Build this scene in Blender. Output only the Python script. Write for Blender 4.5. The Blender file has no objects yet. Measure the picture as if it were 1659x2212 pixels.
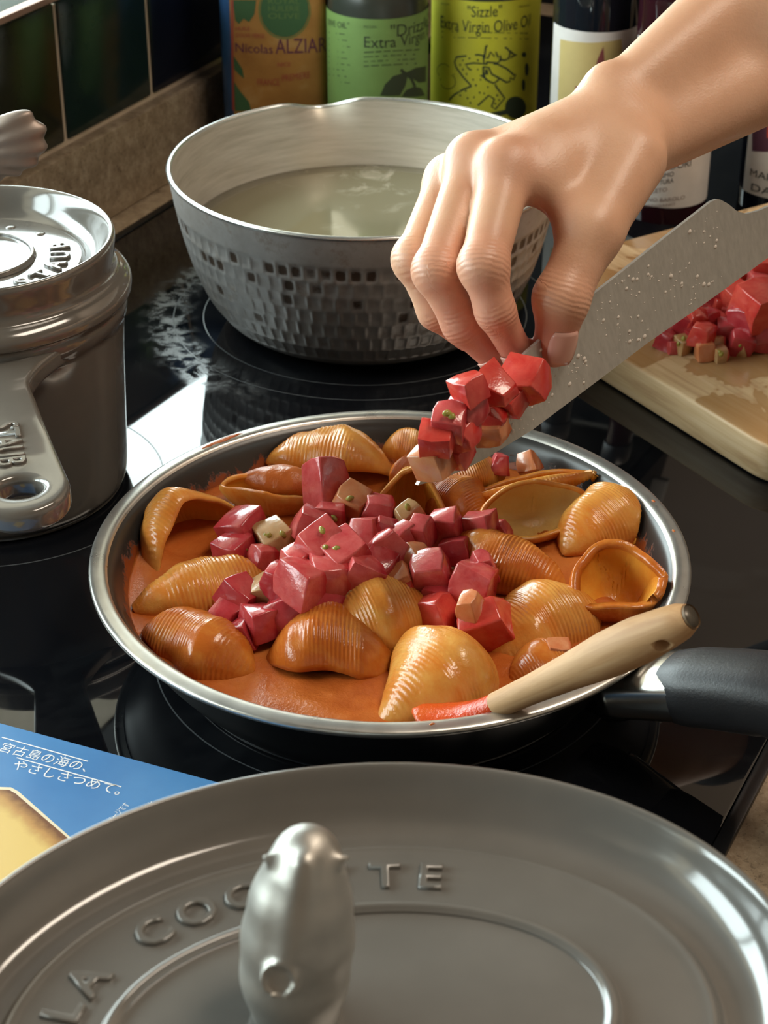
import bpy, bmesh, math, random
import numpy as np
from mathutils import Vector, Matrix

random.seed(7)
RNG = np.random.default_rng(7)
SC = bpy.context.scene
COL = SC.collection
PI = math.pi

# ------------------------------------------------------------------ camera
W, H, FPX, PITCH, CAMH = 1659, 2212, 4100.0, math.radians(31.0), 0.49
FW = np.array([0, math.cos(PITCH), -math.sin(PITCH)])
UP = np.array([0, math.sin(PITCH), math.cos(PITCH)])
RT = np.array([1.0, 0, 0])
CAM = np.array([0, 0, CAMH])
cam = bpy.data.cameras.new('camera')
cam.sensor_fit = 'HORIZONTAL'
cam.sensor_width = 36.0
cam.lens = FPX * 36.0 / W
cam.clip_start = 0.02
cam.dof.use_dof = True
cam.dof.focus_distance = 0.80
cam.dof.aperture_fstop = 32.0
camo = bpy.data.objects.new('camera', cam)
camo.location = CAM
camo.rotation_euler = (PI / 2 - PITCH, 0, 0)
COL.objects.link(camo)
SC.camera = camo

# ------------------------------------------------------------------ world, window light, exposure
wd = bpy.data.worlds.new('world')
SC.world = wd
wd.use_nodes = True
wd.node_tree.nodes['Background'].inputs[0].default_value = (0.82, 0.97, 0.97, 1)
wd.node_tree.nodes['Background'].inputs[1].default_value = 11.0
SC.view_settings.view_transform = 'Standard'
SC.view_settings.look = 'None'
SC.view_settings.gamma = 1.0
SC.view_settings.use_curve_mapping = False
SC.view_settings.exposure = 0.33
SC.cycles.use_denoising = True
SC.cycles.sample_clamp_indirect = 8.0
SC.cycles.caustics_reflective = False
SC.cycles.caustics_refractive = False
SC.cycles.max_bounces = 8

# wall frame: U runs along the tiled wall, N points from the wall into the room
U = np.array([0.4475, 0.8943, 0.0])
N = np.array([0.8943, -0.4475, 0.0])
ZZ = np.array([0, 0, 1.0])
def un(u, n, z=0.0):
    return U * u + N * n + ZZ * z
WIN = dict(u0=-0.25, u1=1.50, z0=0.155, z1=0.50)
pl = bpy.data.lights.new('window_portal', 'AREA')
pl.shape = 'RECTANGLE'
pl.size = WIN['u1'] - WIN['u0']
pl.size_y = WIN['z1'] - WIN['z0']
pl.energy = 1.0
pl.cycles.is_portal = True
plo = bpy.data.objects.new('window_portal', pl)
plo.location = un((WIN['u0'] + WIN['u1']) / 2, -0.90, (WIN['z0'] + WIN['z1']) / 2)
plo.rotation_euler = Vector(-N).to_track_quat('Z', 'Y').to_euler()
COL.objects.link(plo)

# ------------------------------------------------------------------ pixel helpers (directions only; distance from the touching plane)
def ray(x, y):
    d = FW * FPX + RT * (x - W / 2) - UP * (y - H / 2)
    return d / np.linalg.norm(d)
def at(x, y, z=0.0):
    d = ray(x, y)
    return CAM + d * (z - CAMH) / d[2]
def atd(x, y, dep):
    d = ray(x, y)
    return CAM + d * dep / (d @ FW)
def on_plane(x, y, p0, nn):
    d = ray(x, y)
    return CAM + d * ((p0 - CAM) @ nn) / (d @ nn)
def nrm(v):
    v = np.asarray(v, float)
    return v / np.linalg.norm(v)

# ------------------------------------------------------------------ materials
def new_mat(name):
    m = bpy.data.materials.new(name)
    m.use_nodes = True
    return m, m.node_tree.nodes, m.node_tree.links, m.node_tree.nodes['Principled BSDF']
def setp(b, **k):
    names = dict(color='Base Color', rough='Roughness', metal='Metallic', spec='Specular IOR Level', coat='Coat Weight',
                 coatr='Coat Roughness', sss='Subsurface Weight', ior='IOR', trans='Transmission Weight', sheen='Sheen Weight', alpha='Alpha')
    for q, v in k.items():
        if q == 'color':
            v = (*v, 1.0)
        b.inputs[names[q]].default_value = v
def mat(name, color, rough=0.5, **k):
    m, n, l, b = new_mat(name)
    setp(b, color=color, rough=rough, **k)
    return m
def coords(n, l, kind='Object', scale=(1, 1, 1), rot=(0, 0, 0), loc=(0, 0, 0), tex=False):
    tc = n.new('ShaderNodeTexCoord')
    mp = n.new('ShaderNodeMapping')
    mp.inputs['Scale'].default_value = scale
    mp.inputs['Rotation'].default_value = rot
    mp.inputs['Location'].default_value = loc
    if tex:      # rotate first, then stretch
        mp.vector_type = 'TEXTURE'
        mp.inputs['Scale'].default_value = tuple(1 / q for q in scale)
    l.new(tc.outputs[kind], mp.inputs['Vector'])
    return mp.outputs[0]
def noise(n, l, vec, scale, detail=4, rough=0.6, dist=0.0):
    t = n.new('ShaderNodeTexNoise')
    t.inputs['Scale'].default_value = scale
    t.inputs['Detail'].default_value = detail
    t.inputs['Roughness'].default_value = rough
    t.inputs['Distortion'].default_value = dist
    l.new(vec, t.inputs['Vector'])
    return t.outputs['Fac']
def ramp(n, l, fac, stops):
    r = n.new('ShaderNodeValToRGB')
    e = r.color_ramp.elements
    while len(e) < len(stops):
        e.new(0.5)
    for q, (p, c) in zip(e, stops):
        q.position = p
        q.color = (*c, 1) if len(c) == 3 else c
    l.new(fac, r.inputs[0])
    return r.outputs[0]
def mixc(n, l, fac, a, b):
    x = n.new('ShaderNodeMix')
    x.data_type = 'RGBA'
    for i, v in ((0, fac), (6, a), (7, b)):
        if hasattr(v, 'is_linked') or hasattr(v, 'links'):
            l.new(v, x.inputs[i])
        elif i == 0:
            x.inputs[0].default_value = v
        else:
            x.inputs[i].default_value = (*v, 1)
    return x.outputs[2]
def math_(n, l, op, a, b=None):
    x = n.new('ShaderNodeMath')
    x.operation = op
    for i, v in enumerate((a, b)):
        if v is None:
            continue
        if hasattr(v, 'links'):
            l.new(v, x.inputs[i])
        else:
            x.inputs[i].default_value = v
    return x.outputs[0]
def bump(n, l, b, hgt, strength=0.3, dist=0.001):
    x = n.new('ShaderNodeBump')
    x.inputs['Strength'].default_value = strength
    x.inputs['Distance'].default_value = dist
    l.new(hgt, x.inputs['Height'])
    l.new(x.outputs[0], b.inputs['Normal'])
def noisy(name, stops, scale, rough=0.5, detail=4, stretch=(1, 1, 1), rot=(0, 0, 0), bmp=0.0, bscale=None, rvar=0.0, dist=0.0, kind='Object', **k):
    m, n, l, b = new_mat(name)
    setp(b, rough=rough, **k)
    v = coords(n, l, kind, stretch, rot)
    f = noise(n, l, v, scale, detail, dist=dist)
    l.new(ramp(n, l, f, stops), b.inputs['Base Color'])
    if rvar:
        r = n.new('ShaderNodeMapRange')
        r.inputs[3].default_value = max(0.02, rough - rvar)
        r.inputs[4].default_value = rough + rvar
        l.new(noise(n, l, v, scale * 2.3, 3), r.inputs[0])
        l.new(r.outputs[0], b.inputs['Roughness'])
    if bmp:
        bump(n, l, b, noise(n, l, v, bscale or scale, 3), bmp)
    return m

# ------------------------------------------------------------------ object helpers
def tag(o, label=None, cat=None, group=None, kind=None):
    if label: o['label'] = label
    if cat: o['category'] = cat
    if group: o['group'] = group
    if kind: o['kind'] = kind
    return o
def thing(name, loc, label, cat, group=None, kind=None):
    o = bpy.data.objects.new(name, None)
    o.empty_display_size = 0.02
    o.location = loc
    COL.objects.link(o)
    return tag(o, label, cat, group, kind)
def origin_of(o):
    v = Vector((0, 0, 0))
    while o is not None:
        v += o.location
        o = o.parent
    return np.array(v)
def obj(name, verts, faces, material, parent=None, smooth=True, base=None, angle=None):
    """verts in world coordinates; parts are stored relative to their thing, single things relative to base"""
    verts = np.asarray(verts, float)
    off = origin_of(parent) if parent is not None else (np.asarray(base, float) if base is not None else np.zeros(3))
    me = bpy.data.meshes.new(name)
    me.from_pydata((verts - off).tolist(), [], [list(map(int, f)) for f in faces])
    mats = material if isinstance(material, (list, tuple)) else [material]
    for q in mats:
        me.materials.append(q)
    if smooth:
        me.polygons.foreach_set('use_smooth', [True] * len(me.polygons))
        if angle:
            me.set_sharp_from_angle(angle=math.radians(angle))
    me.update()
    o = bpy.data.objects.new(name, me)
    if parent is not None:
        o.parent = parent
    elif base is not None:
        o.location = base
    COL.objects.link(o)
    return o
def join(*vf):
    V, F, k = [], [], 0
    for v, f in vf:
        v = np.asarray(v, float)
        V.append(v)
        F += [[i + k for i in q] for q in f]
        k += len(v)
    return np.concatenate(V), F
def grid_faces(nu, nv, cu=False, cv=False, flip=False):
    F = []
    for i in range(nu if cu else nu - 1):
        for j in range(nv if cv else nv - 1):
            a, b = i * nv + j, ((i + 1) % nu) * nv + j
            c, d = ((i + 1) % nu) * nv + (j + 1) % nv, i * nv + (j + 1) % nv
            F.append([a, d, c, b] if flip else [a, b, c, d])
    return F
def lathe(prof, n=96, center=(0, 0, 0), cap0=False, cap1=False, ell=None, rot=0.0):
    """prof: (r,z) list going up the outside. ell=(A,B): r is measured on the long axis, the short axis shrinks by A-B"""
    V = []
    for i in range(n):
        t = 2 * PI * i / n
        for r, z in prof:
            if ell:
                A, B = ell
                x, y = r * math.cos(t), max(0.0, r - (A - B) * min(1, r / (A * 0.35))) * math.sin(t)
            else:
                x, y = r * math.cos(t), r * math.sin(t)
            c, s = math.cos(rot), math.sin(rot)
            V.append((center[0] + x * c - y * s, center[1] + x * s + y * c, center[2] + z))
    m = len(prof)
    F = grid_faces(n, m, cu=True)
    if cap0: F.append([i * m for i in range(n)][::-1])
    if cap1: F.append([i * m + m - 1 for i in range(n)])
    return np.array(V), F
def smooth_prof(pts, k=6):
    """Catmull-Rom through profile points"""
    P = [np.array(p, float) for p in pts]
    P = [2 * P[0] - P[1]] + P + [2 * P[-1] - P[-2]]
    out = []
    for i in range(1, len(P) - 2):
        for j in range(k):
            t = j / k
            a, b, c, d = P[i - 1:i + 3]
            out.append(0.5 * (2 * b + (c - a) * t + (2 * a - 5 * b + 4 * c - d) * t * t + (3 * b - a - 3 * c + d) * t ** 3))
    out.append(P[-2])
    return out
def frame_of(t, up=(0, 0, 1)):
    t = nrm(t)
    s = np.cross(up, t)
    s = nrm(s) if np.linalg.norm(s) > 1e-6 else np.array([1.0, 0, 0])
    return t, s, np.cross(t, s)
def tube(path, radii, n=16, cap=True, up=(0, 0, 1), sq=2.0):
    """radii: per point r or (r_side, r_up); sq: superellipse exponent"""
    path = [np.asarray(p, float) for p in path]
    V = []
    for i, p in enumerate(path):
        t = path[min(i + 1, len(path) - 1)] - path[max(i - 1, 0)]
        t, s, w = frame_of(t, up)
        r = radii[i] if hasattr(radii, '__len__') else radii
        a, b = r if hasattr(r, '__len__') else (r, r)
        for k in range(n):
            q = 2 * PI * k / n
            c, d = math.cos(q), math.sin(q)
            V.append(p + s * a * math.copysign(abs(c) ** (2 / sq), c) + w * b * math.copysign(abs(d) ** (2 / sq), d))
    F = grid_faces(len(path), n, cv=True, flip=True)
    if cap:
        F.append(list(range(n))[::-1])
        F.append([(len(path) - 1) * n + k for k in range(n)])
    return np.array(V), F
def boxv(o, ex, ey, ez):
    """box with corner o and edge vectors"""
    o, ex, ey, ez = (np.asarray(q, float) for q in (o, ex, ey, ez))
    V = [o + ex * a + ey * b + ez * c for c in (0, 1) for b in (0, 1) for a in (0, 1)]
    F = [[0, 2, 3, 1], [4, 5, 7, 6], [0, 1, 5, 4], [2, 6, 7, 3], [0, 4, 6, 2], [1, 3, 7, 5]]
    if np.dot(np.cross(ex, ey), ez) < 0:
        F = [f[::-1] for f in F]
    return np.array(V), F
def bevelled(vf, off, seg=2):
    bm = bmesh.new()
    vs = [bm.verts.new(v) for v in vf[0]]
    for f in vf[1]:
        bm.faces.new([vs[i] for i in f])
    bm.normal_update()
    bmesh.ops.bevel(bm, geom=list(bm.edges), offset=off, segments=seg, profile=0.6, affect='EDGES', clamp_overlap=True)
    V = np.array([v.co[:] for v in bm.verts])
    bm.verts.index_update()
    F = [[v.index for v in f.verts] for f in bm.faces]
    bm.free()
    return V, F
def prism(pts2, z0, z1, bev=0.0, seg=2):
    n = len(pts2)
    V = [(x, y, z0) for x, y in pts2] + [(x, y, z1) for x, y in pts2]
    F = [list(range(n))[::-1], list(range(n, 2 * n))] + [[i, (i + 1) % n, n + (i + 1) % n, n + i] for i in range(n)]
    if bev:
        bm = bmesh.new()
        vs = [bm.verts.new(v) for v in V]
        for f in F:
            bm.faces.new([vs[i] for i in f])
        bm.normal_update()
        ed = [e for e in bm.edges if abs(e.verts[0].co.z - e.verts[1].co.z) < 1e-7]
        bmesh.ops.bevel(bm, geom=ed, offset=bev, segments=seg, profile=0.5, affect='EDGES')
        bm.verts.index_update()
        V = [v.co[:] for v in bm.verts]
        F = [[v.index for v in f.verts] for f in bm.faces]
        bm.free()
    return np.array(V), F

# signed distance meshing (surface nets)
def surface_nets(Fd, o, h):
    s = Fd < 0
    nx, ny, nz = Fd.shape
    cnt = np.zeros((nx - 1, ny - 1, nz - 1), np.int8)
    cor = [(a, b, c) for a in (0, 1) for b in (0, 1) for c in (0, 1)]
    for a, b, c in cor:
        cnt += s[a:nx - 1 + a, b:ny - 1 + b, c:nz - 1 + c]
    act = (cnt > 0) & (cnt < 8)
    I = np.argwhere(act)
    idx = -np.ones(act.shape, np.int64)
    idx[act] = np.arange(len(I))
    acc = np.zeros((len(I), 3)); num = np.zeros(len(I))
    for p in cor:
        for ax in range(3):
            if p[ax]: continue
            q = list(p); q[ax] = 1
            fa = Fd[I[:, 0] + p[0], I[:, 1] + p[1], I[:, 2] + p[2]]
            fb = Fd[I[:, 0] + q[0], I[:, 1] + q[1], I[:, 2] + q[2]]
            m = (fa < 0) != (fb < 0)
            t = np.where(m, fa / np.where(m, fa - fb, 1), 0)
            pos = I + np.array(p, float)
            pos[:, ax] += t
            acc += pos * m[:, None]; num += m
    V = np.asarray(o) + h * acc / num[:, None]
    Q = []
    for ax in range(3):
        b, c = (ax + 1) % 3, (ax + 2) % 3
        sl0 = [slice(None)] * 3; sl1 = [slice(None)] * 3
        sl0[ax] = slice(0, -1); sl1[ax] = slice(1, None)
        e0, e1 = s[tuple(sl0)], s[tuple(sl1)]
        E = np.argwhere(e0 != e1)
        lim = np.array(act.shape)
        ok = (E[:, b] > 0) & (E[:, c] > 0) & (E[:, b] < lim[b]) & (E[:, c] < lim[c])
        E = E[ok]
        inside = e0[tuple(E.T)]
        def cell(db, dc):
            G = E.copy(); G[:, b] -= db; G[:, c] -= dc
            return idx[tuple(G.T)]
        q = np.stack([cell(1, 1), cell(0, 1), cell(0, 0), cell(1, 0)], 1)
        q[~inside] = q[~inside][:, ::-1]
        Q.append(q)
    return V, np.concatenate(Q)
class Sdf:
    def __init__(s, lo, hi, h):
        s.o = np.asarray(lo, float); s.h = h
        n = np.ceil((np.asarray(hi) - s.o) / h).astype(int) + 1
        s.P = np.stack(np.meshgrid(*[s.o[i] + h * np.arange(n[i]) for i in range(3)], indexing='ij'), -1).astype(np.float32)
    def cone(s, a, b, ra, rb):
        a = np.asarray(a, np.float32); b = np.asarray(b, np.float32)
        ab = b - a
        t = np.clip(((s.P - a) @ ab) / float(ab @ ab), 0, 1)
        return np.linalg.norm(s.P - a - t[..., None] * ab, axis=-1) - (ra + t * (rb - ra))
    def ball(s, c, r):
        return np.linalg.norm(s.P - np.asarray(c, np.float32), axis=-1) - r
    def ellipsoid(s, c, ax, rad):
        q = (s.P - np.asarray(c, np.float32)) @ np.asarray(ax, np.float32).T
        k = np.linalg.norm(q / np.asarray(rad, np.float32), axis=-1)
        return (k - 1) * min(rad)
    def mesh(s, F):
        return surface_nets(F, s.o, s.h)
def smin(a, b, k):
    h = np.clip(0.5 + 0.5 * (b - a) / k, 0, 1)
    return b + (a - b) * h - k * h * (1 - h)
def lap(V, F, it=2, lam=0.5):
    F = np.asarray(F)
    e = np.concatenate([F[:, [0, 1]], F[:, [1, 2]], F[:, [2, 3]], F[:, [3, 0]]])
    e = np.concatenate([e, e[:, ::-1]])
    for _ in range(it):
        A = np.zeros_like(V); c = np.zeros(len(V))
        np.add.at(A, e[:, 0], V[e[:, 1]]); np.add.at(c, e[:, 0], 1)
        V = V + lam * (A / c[:, None] - V)
    return V

# lettering
_tc = {}
def text2d(s, ext=0.0, bev=0.0):
    """flat text mesh, em size 1: verts (x,y,z), faces, width"""
    key = (s, ext, bev)
    if key not in _tc:
        cu = bpy.data.curves.new('t', 'FONT')
        cu.body = s
        cu.size = 1.0
        cu.resolution_u = 3
        cu.extrude = ext
        cu.bevel_depth = bev
        cu.bevel_resolution = 1
        o = bpy.data.objects.new('t', cu)
        COL.objects.link(o)
        bpy.context.view_layer.update()
        me = bpy.data.meshes.new_from_object(o.evaluated_get(bpy.context.evaluated_depsgraph_get()))
        V = np.array([v.co[:] for v in me.vertices]).reshape(-1, 3)
        F = [list(p.vertices) for p in me.polygons]
        bpy.data.objects.remove(o); bpy.data.curves.remove(cu); bpy.data.meshes.remove(me)
        _tc[key] = (V, F)
    return _tc[key]
def ribbon(pts, w, closed=False):
    """2D polyline of width w -> verts2, faces"""
    P = [np.array(p, float) for p in pts]
    n = len(P)
    V = []
    for i in range(n):
        a = P[(i - 1) % n] if closed or i > 0 else P[i]
        b = P[(i + 1) % n] if closed or i < n - 1 else P[i]
        t = b - a
        t = t / (np.linalg.norm(t) + 1e-12)
        m = np.array([-t[1], t[0]]) * w / 2
        V += [P[i] + m, P[i] - m]
    F = [[2 * i, 2 * i + 1, 2 * ((i + 1) % n) + 1, 2 * ((i + 1) % n)] for i in range(n if closed else n - 1)]
    return V, F
def arc2(cx, cy, rx, ry, a0, a1, n=20):
    return [(cx + rx * math.cos(math.radians(a0 + (a1 - a0) * i / n)), cy + ry * math.sin(math.radians(a0 + (a1 - a0) * i / n))) for i in range(n + 1)]

# ================================================================== the setting
M_wall = noisy('wall_paint', [(0.3, (0.66, 0.58, 0.50)), (0.7, (0.72, 0.64, 0.56))], 3, 0.8)
M_ceil = mat('ceiling_paint', (0.72, 0.70, 0.66), 0.9)
M_floor = noisy('floor_wood', [(0.3, (0.16, 0.09, 0.05)), (0.7, (0.25, 0.15, 0.08))], 4, 0.5, stretch=(1, 8, 1))
M_grout = noisy('grout', [(0.3, (0.55, 0.45, 0.33)), (0.7, (0.68, 0.56, 0.43))], 60, 0.9, bmp=0.3)
M_edge = noisy('sill_edge', [(0.3, (0.40, 0.25, 0.20)), (0.7, (0.52, 0.34, 0.27))], 50, 0.7)
M_stone = None
def stone(name, dark, mid, light, scale):
    m, n, l, b = new_mat(name)
    v = coords(n, l)
    f1 = noise(n, l, v, scale, 6, 0.75)
    f2 = noise(n, l, v, scale * 4.5, 3, 0.7)
    c1 = ramp(n, l, f1, [(0.33, dark), (0.52, mid), (0.68, light)])
    c2 = ramp(n, l, f2, [(0.36, tuple(0.45 * q for q in dark)), (0.44, mid), (0.62, mid), (0.70, light)])
    l.new(mixc(n, l, 0.45, c1, c2), b.inputs['Base Color'])
    setp(b, rough=0.38)
    bump(n, l, b, f2, 0.08, 0.0005)
    return m
M_stone = stone('speckled_stone', (0.13, 0.085, 0.05), (0.34, 0.255, 0.17), (0.55, 0.45, 0.33), 95)

Z0, Z1, NW = -0.9, 1.65, -0.717
UA, UB, NB = -1.3, 1.62, 1.7
def ubox(u0, u1, n0, n1, z0, z1):
    return boxv(un(u0, n0, z0), U * (u1 - u0), N * (n1 - n0), ZZ * (z1 - z0))
wl = join(ubox(UA, UB, -0.92, NW, Z0, WIN['z0'] - 0.006), ubox(UA, UB, -0.92, NW, WIN['z1'], Z1),
          ubox(UA, WIN['u0'], -0.92, NW, WIN['z0'] - 0.006, WIN['z1']), ubox(WIN['u1'], UB, -0.92, NW, WIN['z0'] - 0.006, WIN['z1']))
wall_left = tag(obj('wall_left', *wl, M_grout, smooth=False), kind='structure')
wall_back = tag(obj('wall_back', *ubox(UB, UB + 0.1, -0.92, NB, Z0, Z1), M_wall, smooth=False), kind='structure')
obj('splashback', *ubox(UB - 0.012, UB, NW, NB, -0.02, 0.50), noisy('dark_splash', [(0.3, (0.006, 0.007, 0.009)), (0.7, (0.010, 0.011, 0.013))], 8, 0.5, spec=0.2), wall_back, smooth=False)
tag(obj('wall_right', *ubox(UA, UB, NB, NB + 0.1, Z0, Z1), M_wall, smooth=False), kind='structure')
tag(obj('wall_front', *ubox(UA - 0.1, UA, -0.92, NB, Z0, Z1), M_wall, smooth=False), kind='structure')
tag(obj('ceiling', *ubox(UA, UB, -0.92, NB, Z1, Z1 + 0.1), M_ceil, smooth=False), kind='structure')
tag(obj('floor', *ubox(UA, UB, -0.92, NB, Z0 - 0.1, Z0), M_floor, smooth=False), kind='structure')

# unseen warm fill lamp on the ceiling, added to brighten the worktop
LC = un(0.90, 0.32, Z1)
lamp = thing('added_fill_lamp', LC - ZZ * 0.03, 'flat white fill lamp added out of view above the worktop', 'lamp')
obj('housing', *bevelled(boxv(LC - U * .5 - N * .2 - ZZ * .03, U * 1.0, N * .4, ZZ * .0295), .004), mat('fill_lamp_housing', (0.8, 0.8, 0.78), 0.4), lamp, angle=40)
al_ = bpy.data.lights.new('fill_panel', 'AREA'); al_.shape = 'RECTANGLE'; al_.size = 0.96; al_.size_y = 0.36; al_.energy = 15.0; al_.color = (1.0, 0.86, 0.70)
alo = bpy.data.objects.new('fill_panel', al_)
alo.location = (0, 0, -0.002); alo.rotation_euler = (0, 0, math.atan2(U[1], U[0])); alo.parent = lamp
COL.objects.link(alo)

# window in the recess above the tiles
M_frame = mat('window_frame_paint', (0.75, 0.75, 0.73), 0.4)
fr = []
u0, u1, z0, z1 = WIN['u0'], WIN['u1'], WIN['z0'], WIN['z1']
for a, b, c, d in ((u0, u1, z0, z0 + 0.035), (u0, u1, z1 - 0.035, z1), (u0, u0 + 0.035, z0, z1), (u1 - 0.035, u1, z0, z1), ((u0 + u1) / 2 - 0.35, (u0 + u1) / 2 - 0.32, z0, z1)):
    fr.append(ubox(a, b, -0.915, -0.875, c, d))
tag(obj('window_1', *join(*fr), M_frame, smooth=False), kind='structure')

# unseen dark cabinet above the window, added to darken the hob's reflection
wc = thing('added_dark_cabinet', un(0.6, -0.56, 0.503), 'unseen dark wood cabinet added above the window to darken reflections', 'cabinet')
M_cab = noisy('added_cabinet_wood', [(0.3, (0.012, 0.009, 0.007)), (0.7, (0.022, 0.016, 0.012))], 6, 0.5, stretch=(1, 1, 12))
obj('carcass', *ubox(-0.9, 1.60, -0.7165, -0.44, 0.503, 1.20), M_cab, wc, smooth=False)
for i in range(5):
    dr = obj('door', *bevelled(ubox(-0.9 + i * .5 + .002, -0.9 + i * .5 + .498, -0.44, -0.42, 0.505, 1.198), .002), M_cab, wc, angle=40)
    obj('handle', *bevelled(ubox(-0.9 + i * .5 + .45, -0.9 + i * .5 + .46, -0.42, -0.40, 0.54, 0.66), .002), M_frame, dr, angle=40)

# wall tiles: one row under the sill, one row lying on the sill
tile_m = []
for i, (a, b) in enumerate([((0.020, 0.022, 0.012), (0.034, 0.034, 0.020)), ((0.010, 0.024, 0.021), (0.016, 0.034, 0.030)), ((0.008, 0.010, 0.018), (0.014, 0.016, 0.028)), ((0.014, 0.024, 0.016), (0.022, 0.034, 0.024))]):
    tile_m.append(noisy('green_glaze_%d' % i, [(0.35, a), (0.65, b)], 22, 0.16, bmp=0.05, bscale=30, rvar=0.05))
PIT = 0.1035
M_sill = noisy('sill_glaze', [(0.35, (0.035, 0.042, 0.030)), (0.65, (0.055, 0.062, 0.046))], 22, 0.75, spec=0.15)
k0 = 0.968 - 9 * PIT
order = {8: 0, 9: 1, 10: 2}
for i in range(15):
    ua = k0 + i * PIT + 0.002
    vf = bevelled(ubox(ua, ua + PIT - 0.004, NW - 0.004, NW + 0.0016, 0.060, 0.1505), 0.0016, 2)
    obj('wall_tile', *vf, tile_m[order.get(i, i % 4)], wall_left, angle=40)
    vf = bevelled(ubox(ua, ua + PIT - 0.004, -0.868, NW + 0.001, WIN['z0'] - 0.012, WIN['z0'] + 0.001), 0.002, 2)
    obj('sill_tile', *vf, M_sill, wall_left, angle=40)
obj('sill_edge', *bevelled(ubox(k0, k0 + 15 * PIT, NW - 0.003, NW + 0.005, 0.1525, 0.157), 0.0012), M_edge, wall_left, angle=40)

# worktop, upstand, hob
M_under = mat('cabinet_front', (0.30, 0.27, 0.23), 0.5)
ct = thing('countertop', un(0.4, -0.35, -0.9), 'speckled beige stone worktop along the tiled wall', 'countertop')
obj('slab', *bevelled(ubox(-0.9, UB - 0.014, -0.7165, -0.045, -0.033, -0.003), 0.003), M_stone, ct, angle=40)
obj('base_cabinet', *ubox(-0.9, UB - 0.014, -0.7165, -0.085, -0.899, -0.0335), M_under, ct, smooth=False)
ups = obj('stone_upstand', *bevelled(ubox(-0.9, UB - 0.014, -0.7165, -0.705, -0.0028, 0.057), 0.0022), M_stone, base=un(0.4, -0.71, -0.0028), angle=40)
tag(ups, 'low speckled brown stone upstand below the green tiles', 'upstand')

hob = thing('induction_hob', un(0.98, -0.41, -0.003), 'black glass induction hob set in the stone worktop', 'hob')
GU0, GU1, GN0, GN1 = 0.40, 1.56, -0.677, -0.139
def hob_glass():
    m, n, l, b = new_mat('hob_glass')
    setp(b, color=(0.004, 0.0045, 0.006), rough=0.03, ior=1.52)
    tc = n.new('ShaderNodeTexCoord')
    sep = n.new('ShaderNodeSeparateXYZ')
    geo = n.new('ShaderNodeNewGeometry')
    l.new(geo.outputs['Position'], sep.inputs[0])
    # dried starchy splashes beside the hammered pot: a ring-shaped stain broken up by noise
    dx = math_(n, l, 'SUBTRACT', sep.outputs[0], -0.0115)
    dy = math_(n, l, 'SUBTRACT', sep.outputs[1], 1.052)
    rr = math_(n, l, 'SQRT', math_(n, l, 'ADD', math_(n, l, 'MULTIPLY', dx, dx), math_(n, l, 'MULTIPLY', dy, dy)))
    band = n.new('ShaderNodeMapRange'); band.interpolation_type = 'SMOOTHSTEP'
    l.new(math_(n, l, 'ABSOLUTE', math_(n, l, 'SUBTRACT', rr, 0.120)), band.inputs[0])
    band.inputs[1].default_value = 0.0; band.inputs[2].default_value = 0.022
    band.inputs[3].default_value = 1.0; band.inputs[4].default_value = 0.0
    left = n.new('ShaderNodeMapRange')
    l.new(dx, left.inputs[0])
    left.inputs[1].default_value = -0.05; left.inputs[2].default_value = -0.11
    nz = ramp(n, l, noise(n, l, geo.outputs['Position'], 75, 6, 0.7, 0.6), [(0.44, (0, 0, 0)), (0.68, (1, 1, 1))])
    msk = math_(n, l, 'MULTIPLY', math_(n, l, 'MULTIPLY', band.outputs[0], left.outputs[0]), nz)
    sm = ramp(n, l, noise(n, l, geo.outputs['Position'], 9, 5, 0.7, 1.5), [(0.5, (0, 0, 0)), (0.8, (0.10, 0.10, 0.10))])
    al = math_(n, l, 'MAXIMUM', math_(n, l, 'MULTIPLY', msk, 0.55), math_(n, l, 'MULTIPLY', sm, 0.25))
    l.new(mixc(n, l, al, (0.004, 0.0045, 0.006), (0.42, 0.44, 0.45)), b.inputs['Base Color'])
    ro = n.new('ShaderNodeMapRange')
    l.new(al, ro.inputs[0])
    ro.inputs[2].default_value = 0.3; ro.inputs[3].default_value = 0.025; ro.inputs[4].default_value = 0.45
    l.new(ro.outputs[0], b.inputs['Roughness'])
    return m
obj('glass', *bevelled(ubox(GU0, GU1, GN0, GN1, -0.0028, 0.0), 0.0012), hob_glass(), hob, angle=30)
M_hframe = mat('hob_trim', (0.05, 0.05, 0.055), 0.25, metal=0.9)
obj('trim_strip', *bevelled(ubox(GU0, GU1, GN1 + 0.0004, GN1 + 0.0065, -0.0028, 0.0006), 0.0008), M_hframe, hob, angle=40)
obj('trim_strip', *bevelled(ubox(GU0, GU1, GN0 - 0.0065, GN0 - 0.0004, -0.0028, 0.0006), 0.0008), M_hframe, hob, angle=40)
M_ring = mat('printed_ring', (0.07, 0.075, 0.08), 0.3)
def ring(c, r, w):
    n = 128
    V = [(c[0] + (r + s * w / 2) * math.cos(2 * PI * i / n), c[1] + (r + s * w / 2) * math.sin(2 * PI * i / n), 0.00012) for i in range(n) for s in (-1, 1)]
    return V, [[2 * i, 2 * i + 1, (2 * i + 3) % (2 * n), (2 * i + 2) % (2 * n)] for i in range(n)]
PAN = np.array([0.0025, 0.7005, 0.0])
POT = np.array([-0.0115, 1.052, 0.0])
SP = np.array([-0.196, 0.846, 0.0])
for c, r in ((POT, 0.116), (POT, 0.098), (PAN, 0.105), (SP, 0.082)):
    obj('cooking_zone_ring', *ring(c, r, 0.0007), M_ring, hob, smooth=False)

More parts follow.
